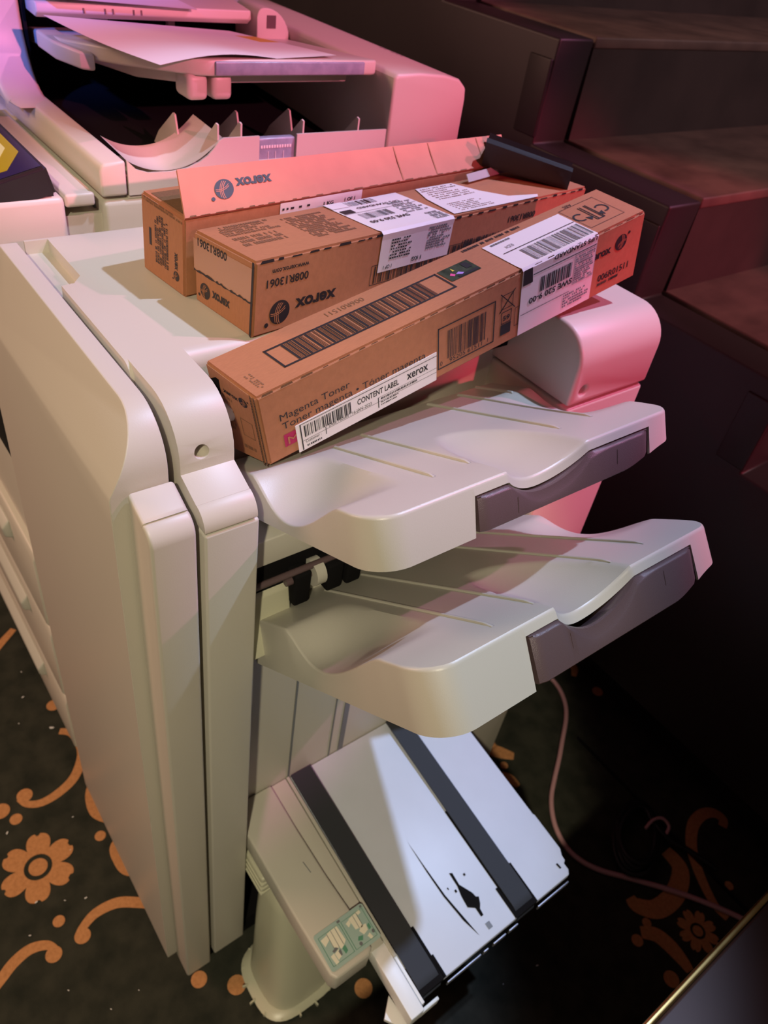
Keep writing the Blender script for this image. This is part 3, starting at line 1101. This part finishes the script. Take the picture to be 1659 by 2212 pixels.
# drawers on the front of the copier
for z0, z1 in ((.10, .24), (.25, .405), (.415, .56)):
    bm = bmesh.new()
    prism(bm, [(.0, z0), (-.020, z0), (-.024, z0 + .01), (-.024, z1 - .012), (-.020, z1), (.0, z1)], 'x', -1.04, XR + .004, .003)
    d = finish('paper_drawer', bm, 'plastic', cop)
    bm = bmesh.new()
    prism(bm, [(-.020, z1 - .055), (-.034, z1 - .048), (-.036, z1 - .03), (-.024, z1 - .018)], 'x', -.95, XR - .10, .004)
    finish('drawer_handle', bm, 'tray', d)
bm = bmesh.new()
box(bm, -.80, XR - .02, -.0135, -.011, .69, .86, .001)
finish('hand_recess', bm, 'blackpl', cop)


def sheet(name, corners, sag, label, group=None, marks=None, mats_=('paper',)):
    """a thin curled sheet from four corners with a curl function"""
    bm = bmesh.new()
    n = 16
    c = [Vector(p) for p in corners]
    for side in (0, 1):
        G = []
        for i in range(n + 1):
            row = []
            for j in range(n + 1):
                a, b = i / n, j / n
                p = (1 - a) * (1 - b) * c[0] + a * (1 - b) * c[1] + a * b * c[2] + (1 - a) * b * c[3]
                p = p + Vector((0, 0, sag(a, b) - .0003 * side))
                row.append(bm.verts.new(p))
            G.append(row)
        for i in range(n):
            for j in range(n):
                q = [G[i][j], G[i + 1][j], G[i + 1][j + 1], G[i][j + 1]]
                f = bm.faces.new(q if side == 0 else q[::-1])
                if marks and side == 0:
                    f.material_index = marks(i / n, j / n)
    me = bpy.data.meshes.new(name)
    for f in bm.faces:
        f.smooth = True
    bm.to_mesh(me)
    bm.free()
    for m in mats_:
        me.materials.append(M[m])
    o = bpy.data.objects.new(name, me)
    C.objects.link(o)
    return tag(o, label, 'paper', group)


sheet('paper_sheet', [(-.424, .198, 1.1245), (-.612, .147, 1.1305), (-.66, .40, 1.1110), (-.445, .425, 1.1300)],
      lambda a, b: .0065 * math.sin(PI * min(1, b * 1.6)) * (1 - a) + .003 * math.sin(PI * a) * (1 - b) ** 2 * -1,
      'white printed sheet with a curled corner lying on the copier shelf', marks=lambda a, b: 1 if (b > .85 and .45 < a < .7) else 0, mats_=('paper', 'yellow'))
sheet('paper_sheet', [(-.640, .345, 1.1370), (-.640, .155, 1.1430), (-.90, .155, 1.1500), (-.90, .30, 1.1490)],
      lambda a, b: .002 * math.sin(PI * b), 'white sheet lying on the top cover of the copier')

# ------------------------------------------------------------------ cardboard boxes on the finisher


def carton(name, X, label, group, loc):
    root = thing(name, label, 'box', loc, group)
    front = Face(X[0, 0, 0], X[1, 0, 0], X[1, 0, 1], X[0, 0, 1])
    top = Face(X[0, 0, 1], X[1, 0, 1], X[1, 1, 1], X[0, 1, 1])
    end = Face(X[0, 1, 0], X[0, 0, 0], X[0, 0, 1], X[0, 1, 1])
    return root, front, top, end


def carton_mesh(X, bev=.0022):
    t = bmesh.new()
    hexa(t, {k: Vector(v) for k, v in X.items()})
    bmesh.ops.recalc_face_normals(t, faces=t.faces)
    bmesh.ops.bevel(t, geom=list(t.edges), offset=bev, segments=2, affect='EDGES')
    bmesh.ops.subdivide_edges(t, edges=[e for e in t.edges if e.calc_length() > .02], cuts=11, use_grid_fill=True)
    bm = bmesh.new()
    merge(bm, t, 0)
    return bm


def ragged_edge(bm, F, b, seed, mi, n=46, amp=.0014):
    """scored cardboard edge: short raised nicks along a fold"""
    r = random.Random(seed)
    a = 0.01
    while a < .985:
        w = r.uniform(.012, .034)
        k = r.uniform(.3, 1) * amp
        F.poly(bm, [(a, b), (a + w * .9, b), (a + w * .85, b + k / F.H), (a + .1 * w, b + k / F.H)], mi, .0004)
        a += w + r.uniform(.004, .02)


# open box at the back with its lid flap raised
XA = {(0, 0, 0): (-.2098, .1171, .9855), (0, 0, 1): (-.2087, .1184, 1.058), (0, 1, 0): (-.280, .1088, .9855), (0, 1, 1): (-.2802, .1106, 1.058),
      (1, 0, 0): (-.2623, .5337, .9855), (1, 0, 1): (-.2612, .5351, 1.058), (1, 1, 0): (-.3325, .5254, .9855), (1, 1, 1): (-.3327, .5273, 1.058)}
rA, fA, tA, eA = carton('open_carton', XA, 'opened long cardboard box at the back of the stack with its lid flap raised', 'cardboard boxes on the finisher', (-.27, .32, .9855))
bm = carton_mesh(XA)
tA.rect(bm, .012, .985, .10, .86, 1, .0004)
eA.scribble(bm, .32, .64, .22, .85, 6, 2, .0004, 11, 'b', .75, 30)
eA.rect(bm, .19, .24, .40, .62, 2, .0004)
eA.globe(bm, .82, .22, .0045, 2, 0, .0004, -1)
eA.text(bm, 'xerox', .85, .30, None, .009, 2, 90, .0004, bold=.03, b1=.52)
eA.scribble(bm, .04, .98, .92, .985, 2, 1, .0004, 4, 'a', .8, 60)
finish('carton_body', bm, ['card', 'cardin', 'ink'], rA, 30)
# flap
h0, h1 = Vector((-.2080, .1195, 1.0585)), Vector((-.2640, .5560, 1.0585))
g0, g1 = Vector((-.2440, .1300, 1.0860)), Vector((-.2980, .5720, 1.0795))
fF = Face(h0, h1, g1, g0)
t = bmesh.new()
nrm = fF.n
hexa(t, {(i, j, k): (h0, h1, g0, g1)[i + 2 * j] - nrm * .0022 * (1 - k) for i in (0, 1) for j in (0, 1) for k in (0, 1)})
bm = bmesh.new()
bmesh.ops.recalc_face_normals(t, faces=t.faces)
merge(bm, t, 0)
fF.text(bm, 'xerox', .218, .66, .127, .0155, 1, 180, .0005, bold=.035)
fF.globe(bm, .098, .47, .0100, 1, 0, .0005, -1)
ragged_edge(bm, fF, .0, 8, 2)
for a in (.60, .72, .905):
    fF.poly(bm, [(a, .02), (a + .004, .02), (a - .012, .98), (a - .015, .98)], 3, .0003)
tag(finish('lid_flap', bm, ['flap', 'ink', 'cardin', 'card'], rA, smooth=False), 'raised lid flap')
bm = bmesh.new()
fA.rect(bm, .245, .492, .62, .985, 0, .0006)
fA.text(bm, '1 KG', .415, .87, .372, .0038, 1, 0, .0009, bold=.03) if False else fA.text(bm, '1 KG', .372, .865, .402, .0045, 1, 0, .0009, bold=.03)
fA.text(bm, '1 OF 1', .437, .87, .470, .0045, 1, 0, .0009, bold=.03)
fA.scribble(bm, .25, .345, .70, .93, 3, 1, .0009, 9, 'a', .35, 8)
finish('shipping_label', bm, ['label', 'ink'], rA, smooth=False)

# middle box
XB = {(0, 0, 0): (-.122, .137, .985), (0, 1, 0): (-.204, .125, .985), (0, 0, 1): (-.122, .1388, 1.0529), (0, 1, 1): (-.204, .1247, 1.0499),
      (1, 1, 1): (-.2664, .6006, 1.0499), (1, 0, 1): (-.1844, .6147, 1.0529), (1, 1, 0): (-.2664, .6009, .985), (1, 0, 0): (-.1844, .6129, .985)}
rB, fB, tB, eB = carton('closed_carton', XB, 'sealed cardboard box between the opened box and the magenta toner box', 'cardboard boxes on the finisher', (-.19, .37, .985))
bm = carton_mesh(XB)
fB.text(bm, 'www.xerox.com', .119, .86, .037, .0060, 1, 180, .0004, bold=.02)
fB.text(bm, '008R13061', .120, .735, .026, .0098, 1, 180, .0004, bold=.02)
fB.text(bm, 'xerox', .193, .385, .094, .0165, 1, 180, .0004, bold=.035)
fB.globe(bm, .059, .27, .0110, 1, 0, .0004, -1)
fB.text(bm, '008R13061', .800, .80, .700, .0090, 1, 180, .0004, bold=.02)
fB.bars(bm, .29, .62, .30, .55, 60, 1, .0004, seed=5)
fB.frame(bm, .281, .632, .28, .57, .0006, 1, .0004)
fB.bars(bm, .55, .70, .42, .60, 24, 1, .0004, seed=6)
tB.scribble(bm, .03, .155, .36, .62, 3, 2, .0004, 21, 'a', .7, 22)
tB.scribble(bm, .03, .150, .66, .93, 5, 2, .0004, 22, 'a', .75, 22)
tB.scribble(bm, .172, .272, .24, .86, 13, 2, .0004, 23, 'a', .8, 22)
ragged_edge(bm, fB, .962, 2, 1, amp=.0026)
eB.text(bm, '008R13061', .56, .925, .075, .0098, 1, 180, .0004, bold=.02)
eB.globe(bm, .19, .235, .0072, 1, 0, .0004, -1)
eB.text(bm, 'xerox', .62, .305, .315, .0125, 1, 180, .0004, bold=.035)
eB.rect(bm, .958, .990, .02, .985, 1, .0005)
bB = finish('carton_body', bm, ['card', 'ink', 'inkfade', 'cardin'], rB, 30)
bm = bmesh.new()
eB.rect(bm, .0, .99, .46, .90, 0, .0003)
r_ = random.Random(12)
up_, lo_ = [], []
for k in range(30):
    lo_.append((k / 29 * .985, .455 + r_.uniform(-.008, .008)))
    up_.append((k / 29 * .985, .472 + r_.uniform(-.010, .022)))
for k in range(29):
    eB.poly(bm, [lo_[k], lo_[k + 1], up_[k + 1], up_[k]], 1, .0006)
finish('sealing_tape', bm, ['tape', 'ink'], rB, smooth=False)


def wrapped_label(root, name, pts_top, F, T, a0, a1, b_top, b_front, curl=.0012):
    """paper label folded over the top front edge; returns its mesh builder"""
    bm = bmesh.new()
    prev = None
    prof = [('t', b_top), ('t', b_top * .6), ('t', .10), ('t', .02), ('f', .985), ('f', .90), ('f', (b_front + .9) / 2), ('f', b_front)]
    rows = []
    for kind, b in prof:
        fc_ = T if kind == 't' else F
        rows.append([fc_.P(a0 + (a1 - a0) * i / 8, b, curl if kind == 't' and b < .05 or kind == 'f' and b > .95 else .0007) for i in range(9)])
    for R0, R1 in zip(rows, rows[1:]):
        for i in range(8):
            quad(bm, [R0[i], R1[i], R1[i + 1], R0[i + 1]], 0)
    return bm


bm = wrapped_label(rB, 'shipping_label', None, fB, tB, .298, .505, .965, .445)
h = .0012
tB.rect(bm, .298, .345, .80, .965, 0, h)
tB.rect(bm, .302, .332, .62, .72, 1, h)
tB.bars(bm, .345, .425, .80, .93, 18, 1, h, seed=31)
tB.bars(bm, .325, .405, .40, .56, 20, 2, h, seed=32)
tB.text(bm, 'SWE 520 9-00', .425, .33, .318, .0075, 1, 180, h, bold=.02)
tB.text(bm, 'UPS STANDARD', .47, .74, .35, .0055, 1, 180, h, bold=.02)
tB.scribble(bm, .43, .50, .34, .70, 7, 2, h, 33, 'a', .6, 14)
tB.scribble(bm, .46, .502, .03, .26, 5, 2, h, 35, 'a', .8, 10)
tB.rect(bm, .30, .50, .60, .606, 1, h)
fB.scribble(bm, .325, .385, .60, .90, 7, 1, h, 34, 'a', .55, 9)
fB.scribble(bm, .43, .50, .62, .95, 9, 2, h, 36, 'a', .7, 10)
fB.text(bm, '1 OF 1', .335, .535, .312, .0052, 1, 180, h, bold=.02)
fB.text(bm, '1 KG', .420, .555, .392, .0056, 1, 180, h, bold=.03)
finish('shipping_label', bm, ['label', 'ink', 'stgrey'], rB, 60)
bm = bmesh.new()
tB.poly(bm, [(.517, .06), (.66, .03), (.80, .02), (.815, .09), (.735, .22), (.70, .55), (.68, .93), (.565, .95), (.535, .60)], 0, .0010)
tB.scribble(bm, .55, .66, .08, .36, 6, 2, .0013, 41, 'a', .35, 18)
tB.scribble(bm, .56, .68, .48, .9, 7, 2, .0013, 42, 'a', .35, 18)
finish('packing_slip', bm, ['label', 'ink', 'inkfade'], rB, smooth=False)

# magenta toner box in front
XM = {(0, 0, 0): (-.05, .1168, .9036), (0, 0, 1): (-.0515, .1015, .9754), (0, 1, 0): (-.1046, .104, .8932), (0, 1, 1): (-.1168, .0897, .9776),
      (1, 0, 0): (-.0404, .545, 1.0151), (1, 0, 1): (-.0452, .5334, 1.0832), (1, 1, 0): (-.0984, .5327, 1.0097), (1, 1, 1): (-.1065, .5254, 1.0851)}
rM, fM, tM, eM = carton('toner_carton', XM, 'long magenta toner cardboard box lying across the upper tray, nearest of the three boxes', 'cardboard boxes on the finisher', (-.09, .35, .905))
fM.pitch = tM.pitch = 1.0 / .93
bm = carton_mesh(XM)
fM.text(bm, 'Magenta Toner', .036, .555, .184, .0098, 1, 0, .0004)
fM.text(bm, 'Toner magenta \u2022 T\u00f3ner magenta', .038, .425, .362, .0098, 1, 0, .0004)
fM.rect(bm, .037, .085, .165, .345, 2, .0004)
fM.text(bm, 'M', .044, .19, .066, .0115, 0, 0, .0008)
fM.frame(bm, .393, .545, .135, .75, .0013, 1, .0004)
fM.bars(bm, .418, .520, .245, .66, 32, 1, .0004, seed=51)
fM.text(bm, '0', .399, .185, None, .0065, 1, 0, .0004)
fM.text(bm, '95205 61511', .424, .175, .512, .0065, 1, 0, .0004)
fM.text(bm, '1', .527, .185, None, .0065, 1, 0, .0004)
fM.rect(bm, .563, .592, .17, .33, 1, .0004)                 # disposal mark: bar, number, crossed bin
fM.frame(bm, .563, .592, .34, .52, .0008, 1, .0004)
fM.text(bm, '59', .568, .385, .587, .0072, 1, 0, .0005, bold=.02)
fM.frame(bm, .561, .594, .56, .77, .0006, 1, .0004)
fM.poly(bm, [(.556, .52), (.559, .52), (.600, .80), (.597, .80)], 1, .0005)
fM.poly(bm, [(.599, .52), (.602, .52), (.559, .80), (.556, .80)], 1, .0005)
fM.frame(bm, .602, .614, .22, .50, .0005, 1, .0004)
fM.text(bm, 'xerox', .818, .62, .893, .0125, 1, 0, .0004, bold=.035)
fM.globe(bm, .925, .70, .0085, 1, 0, .0004, 1)
fM.text(bm, '006R01511', .862, .235, .965, .0105, 1, 0, .0004, bold=.015)
fM.scribble(bm, .858, .935, .155, .215, 1, 1, .0004, 52, 'a', .7, 16)
ragged_edge(bm, fM, .985, 53, 3, amp=.0022)
tM.frame(bm, .085, .478, .265, .70, .0020, 1, .0004)
r_ = random.Random(9)
for k in range(13):                                          # long linear code
    a = .118 + k * .0245
    for (o_, w_) in ((0, .0052), (.0068, .0012), (.0094, .0012), (.0122, r_.choice((.0012, .0035))), (.0172, .0014), (.0200, r_.choice((.0012, .0026)))):
        tM.rect(bm, a + o_, a + o_ + w_, .300, .665, 1, .0004)
tM.text(bm, '006R01511', .320, .885, .235, .0085, 4, 180, .0004)
tM.scribble(bm, .020, .034, .12, .44, 3, 4, .0004, 54, 'b', .6, 9)
tM.frame(bm, .848, .957, .18, .83, .0005, 1, .0004)
for (c0, flip) in ((.865, 1), (.935, -1)):                   # turning arrows and package outline
    for t0 in range(10):
        q0, q1 = math.radians(40 + 25 * t0), math.radians(40 + 25 * (t0 + 1))
        tM.poly(bm, [(c0 + flip * r * math.cos(q) / tM.W, .50 + r * math.sin(q) / tM.H) for r, q in ((.0055, q0), (.0075, q0), (.0075, q1), (.0055, q1))], 1, .0004)
    tM.poly(bm, [(c0 + flip * .006 / tM.W, .50 - .011 / tM.H), (c0 + flip * .012 / tM.W, .50 - .006 / tM.H), (c0 + flip * .004 / tM.W, .50 - .003 / tM.H)], 1, .0004)
for da in (-.012, -.006, .006, .011):
    tM.poly(bm, [(.900 + da, .30), (.9025 + da, .30), (.9045 + da, .72), (.902 + da, .72)], 1, .0004)
tM.rect(bm, .889, .912, .29, .31, 1, .0004)
tM.text(bm, 'ABS', .895, .90, .870, .006, 1, 180, .0004)
tM.scribble(bm, .575, .80, .86, .93, 1, 1, .0004, 55, 'a', .7, 44)
eM.text(bm, 'xerox', .30, .775, .60, .0062, 1, 0, .0004, bold=.035)
eM.globe(bm, .70, .80, .0048, 1, 0, .0004, 1)
eM.scribble(bm, .10, .45, .32, .74, 8, 4, .0004, 56, 'a', .7, 16)
eM.frame(bm, .55, .80, .32, .55, .0006, 4, .0004)
eM.scribble(bm, .50, .86, .13, .20, 1, 4, .0004, 57, 'a', .7, 20)
# corrugated end flap edges
for a0 in (.885, .955):
    eM.rect(bm, a0, a0 + .030, .0, 1.0, 3, .0010)
    for k in range(26):
        eM.rect(bm, a0 + .009, a0 + .021, .01 + k * .038, .026 + k * .038, 1, .0013)
bM = finish('carton_body', bm, ['card', 'ink', 'magenta', 'cardin', 'inkfade'], rM, 30)
bm = bmesh.new()
hexa(bm, {(i, j, k): fM.P((.062, .389)[i], ((-.012, .395), (.006, .432))[i][k], (.0002, .0009)[j]) for i in (0, 1) for j in (0, 1) for k in (0, 1)})
H1 = .0011
fM.rect(bm, .070, .389, .375, .383, 1, H1)
fM.rect(bm, .070, .0725, .0, .383, 1, H1)
fM.rect(bm, .070, .389, .13, .1345, 1, H1)
fM.rect(bm, .112, .389, .235, .239, 1, H1) if False else None
fM.bars(bm, .078, .183, .175, .345, 30, 1, H1, seed=61)
fM.text(bm, 'CONTENT LABEL', .196, .245, .294, .0085, 1, 0, H1, bold=.02)
fM.text(bm, 'xerox', .314, .245, .367, .0125, 1, 0, H1, bold=.02)
fM.text(bm, 'Date Packed : 16-JAN-2023', .130, .145, .228, .0050, 1, 0, H1)
fM.text(bm, 'Customer :', .078, .085, .112, .0046, 1, 0, H1)
fM.rect(bm, .122, .1235, .06, .17, 1, H1)
fM.rect(bm, .243, .2450, .04, .20, 1, H1)
fM.rect(bm, .245, .389, .195, .199, 1, H1)
fM.scribble(bm, .250, .34, .14, .19, 1, 1, H1, 62, 'a', .6, 24)
fM.scribble(bm, .250, .30, .05, .13, 2, 1, H1, 63, 'a', .5, 14)
fM.scribble(bm, .080, .125, .02, .06, 1, 1, H1, 64, 'a', .7, 12)
tag(finish('content_label', bm, ['label', 'ink'], rM, smooth=False), 'white content label')
bm = wrapped_label(rM, 'shipping_label', None, fM, tM, .615, .840, .785, .035)
h = .0012
tM.bars(bm, .665, .838, .06, .40, 40, 2, h, seed=71)
tM.rect(bm, .63, .838, .455, .468, 1, h)
tM.text(bm, 'EDI', .672, .60, .652, .0058, 2, 180, h)
tM.scribble(bm, .632, .70, .70, .76, 1, 2, h, 72, 'a', .6, 10)
fM.poly(bm, [(.618, .77), (.646, .77), (.642, .99), (.617, .99)], 1, h)
fM.text(bm, 'UPS STANDARD', .836, 1.0, .705, .0068, 1, 180, h, bold=.02)
fM.rect(bm, .646, .838, .865, .877, 1, h)
fM.bars(bm, .670, .765, .565, .78, 22, 1, h, seed=73)
fM.scribble(bm, .775, .835, .43, .83, 12, 2, h, 74, 'a', .75, 14)
fM.frame(bm, .772, .838, .42, .85, .0004, 2, h)
fM.text(bm, 'SWE 520 9-00', .770, .535, .640, .0085, 1, 180, h, bold=.025)
fM.rect(bm, .618, .765, .335, .342, 1, h)
fM.scribble(bm, .748, .830, .11, .32, 5, 2, h, 75, 'a', .6, 14)
tag(finish('shipping_label', bm, ['label', 'ink', 'stgrey'], rM, 60), 'white shipping label folded over the edge')
bm = bmesh.new()
tM.rect(bm, .483, .560, .40, .70, 0, .0006)
tM.poly(bm, [(.493, .52), (.500, .56), (.505, .50), (.499, .47)], 1, .0009)
tM.poly(bm, [(.508, .58), (.511, .66), (.513, .58)], 2, .0009)
tM.poly(bm, [(.506, .50), (.516, .53), (.524, .47), (.517, .45)], 3, .0009)
tM.rect(bm, .537, .552, .52, .66, 4, .0009)
tM.rect(bm, .505, .556, .41, .46, 4, .0009)
tag(finish('hologram_seal', bm, ['holo', 'holo_red', 'holo_yel', 'holo_vio', 'ink'], rM, smooth=False), 'dark glinting hologram seal')

# black plastic end cap and clear strip on the far end of the boxes
bm = bmesh.new()
c0, c1 = Vector((-.268, .520, 1.0610)), Vector((-.192, .588, 1.0530))
d = (c1 - c0).normalized()
side = Vector((-d.y, d.x, 0)).normalized()
up = Vector((0, 0, 1))
t = bmesh.new()
prof = [(-.016, .000), (-.021, .026), (-.013, .029), (-.003, .015), (.018, .014), (.023, .026), (.028, .024), (.020, .000)]
A = [t.verts.new(c0 + side * a + up * b) for a, b in prof]
B = [t.verts.new(c1 + side * a * .9 + up * b * .8) for a, b in prof]
t.faces.new(A)
t.faces.new(B[::-1])
for i in range(8):
    t.faces.new([A[i], B[i], B[(i + 1) % 8], A[(i + 1) % 8]])
merge(bm, t, 0)
cap_o = finish('plastic_end_cap', bm, 'blackpl', None, 40)
tag(cap_o, 'black plastic end cap lying across the far end of the boxes', 'packaging')
bm = bmesh.new()
fs = Face((-.232, .468, 1.0535), (-.247, .530, 1.0535), (-.252, .528, 1.0605), (-.237, .467, 1.0605))
t = bmesh.new()
hexa(t, {(i, j, k): fs.P(i, k, -.001 * j) for i in (0, 1) for j in (0, 1) for k in (0, 1)})
merge(bm, t, 0)
tag(finish('plastic_strip', bm, 'clear', None, smooth=False), 'small pale clear plastic strip beside the black end cap', 'packaging')

# ------------------------------------------------------------------ stage steps
st = thing('stage_steps', 'wide dark stage steps with worn wooden treads and a black side board, behind the finisher', 'stairs', (.2, 1.6, 0))
noses = [(-1.03, 1.438), (-.76, 1.292), (-.491, 1.148), (-.218, .999), (.052, .853), (.325, .708), (.595, .563), (.865, .420), (1.13, .28), (1.40, .14)]
Y0, Y1 = .94, 2.7
for i, (nx_, zt) in enumerate(noses):
    zb = noses[i + 1][1] if i + 1 < len(noses) else 0.0
    xb = noses[i - 1][0] if i else nx_ - .30
    bm = bmesh.new()
    box(bm, nx_ - .03, nx_ - .002, Y0, Y1, zb - .006, zt - .008)
    finish('riser', bm, 'riser', st, smooth=False)
    bm = bmesh.new()
    box(bm, xb - .02, nx_, Y0 - .001, Y1, zt - .016, zt, .003)
    finish('tread', bm, 'tread', st)
poly = []
for i, (nx_, zt) in enumerate(noses):
    xb = noses[i - 1][0] if i else nx_ - .5
    poly += [(xb, zt - .002), (nx_ + .006, zt - .002)]
low = [(noses[-1][0] + .006, 0.02), (1.3, .0), (.9, .0), (.42, .19), (-1.53, .19)]
bm = bmesh.new()
prism(bm, poly + low, 'y', .850, .928, .004)
for nx_, zt in noses[:6]:
    box(bm, nx_ - .045, nx_ + .002, .846, .853, zt - .14, zt - .03, .002)
tag(finish('side_board', bm, 'black', st), 'black painted stepped side board')
bm = bmesh.new()
box(bm, -1.6, 1.3, .98, 1.0, 0, .5)
box(bm, -1.6, .9, .93, 1.0, .19, .6)
finish('inner_panel', bm, 'blackwall', st, smooth=False)
bm = bmesh.new()
box(bm, .03, .44, .833, .838, 0, .005)
finish('floor_strip', bm, 'blackpl', st, smooth=False)

# ------------------------------------------------------------------ brass-edged table at the lower right corner
tb = thing('side_table', 'dark varnished table top with a worn brass edge at the lower right corner', 'table', (.62, .2, 0))
bm = bmesh.new()
box(bm, .4285, .86, -.15, .62, .482, .504, .004)
finish('table_top', bm, 'darkwood', tb)
bm = bmesh.new()
box(bm, .4225, .4290, -.15, .62, .488, .5045, .002)
tag(finish('edge_trim', bm, 'brass', tb), 'worn brass edge strip')
for x in (.47, .82):
    for y in (-.11, .58):
        bm = bmesh.new()
        box(bm, x - .02, x + .02, y - .02, y + .02, 0, .482, .003)
        finish('leg', bm, 'darkwood', tb)

# ------------------------------------------------------------------ cables and scraps on the carpet
bm = bmesh.new()
cable = [(-.20, .80), (-0.162, 0.863), (-0.142, 0.882), (-0.111, 0.895), (-0.077, 0.891), (-0.042, 0.873), (-0.014, 0.845), (0.016, 0.802), (0.043, 0.763), (0.071, 0.719), (0.093, 0.688),
         (0.119, 0.664), (0.147, 0.648), (0.18, 0.64), (0.212, 0.646), (0.243, 0.664), (0.271, 0.689), (0.293, 0.708), (0.339, 0.747), (0.387, 0.782), (0.432, 0.81), (0.473, 0.83)]
tube(bm, smooth_line([(x, y, .0052) for x, y in cable], 4), .0048, 10)
tag(finish('power_cable', bm, 'cable', None, 60), 'pale pink lit cable winding over the carpet from behind the finisher', 'cable')
bm = bmesh.new()
coil = [(0.263, 0.793), (0.282, 0.76), (0.289, 0.726), (0.283, 0.702), (0.266, 0.691), (0.242, 0.698), (0.216, 0.72), (0.195, 0.753), (0.186, 0.789), (0.191, 0.816), (0.21, 0.827), (0.236, 0.818)]
cx_ = sum(p[0] for p in coil) / 12
cy_ = sum(p[1] for p in coil) / 12
pts = []
for turn in range(4):
    k = .98 - .07 * turn
    for i, (x, y) in enumerate(coil):
        pts.append((cx_ + (x - cx_) * k + .003 * math.sin(turn * 2 + i), cy_ + (y - cy_) * k, .0185 + .0045 * turn + .002 * math.sin(i * 1.3 + turn)))
pts += [(.262, .80, .03), (.285, .812, .02), (.31, .83, .012), (.36, .85, .006)]
tube(bm, smooth_line(pts, 4), .0048, 8)
tag(finish('cable_coil', bm, 'blackcable', None, 60), 'coil of black cable lying on the carpet by the stage', 'cable')
bm = bmesh.new()
tube(bm, smooth_line([(.240, .775, .036), (.238, .797, .042), (.246, .815, .042), (.262, .818, .036), (.268, .805, .030)], 5), .003, 8)
tag(finish('cable_tie', bm, 'cable', None, 60), 'short pinkish tie looped round the black cable coil', 'cable tie')

scr = None
scraps = [(-0.53, -0.033, 12), (-0.684, -0.04, 5), (-0.57, -0.08, 4), (-0.371, -0.16, 7), (-0.236, -0.157, 6), (-0.342, -0.062, 4), (-0.201, -0.092, 6), (-0.193, -0.18, 5),
          (-0.624, -0.056, 7), (-0.089, -0.159, 4), (0.285, 0.455, 6), (0.273, 0.39, 3), (-0.289, -0.085, 3), (-0.032, -0.118, 4), (-0.033, -0.076, 3), (-.215, -.12, 4)]
r_ = random.Random(4)
for i, (x, y, mm) in enumerate(scraps):
    if scr is None:
        bm = bmesh.new()
        t = bmesh.new()
        bmesh.ops.create_icosphere(t, subdivisions=1, radius=1)
        for v in t.verts:
            v.co *= r_.uniform(.6, 1.1)
        merge(bm, t, 0, Matrix.Diagonal((.0005, .00022, .00016, 1)))
        scr = finish('paper_scrap', bm, 'paper', None, smooth=False)
        o = scr
    else:
        o = scr.copy()
        C.objects.link(o)
    o.location = (x, y, .0004 + .00014 * mm)
    o.scale = (mm, mm, mm)
    o.rotation_euler = (0, 0, r_.uniform(0, 6))
    tag(o, 'tiny torn paper scrap on the carpet', 'paper scrap', 'paper scraps on the carpet')
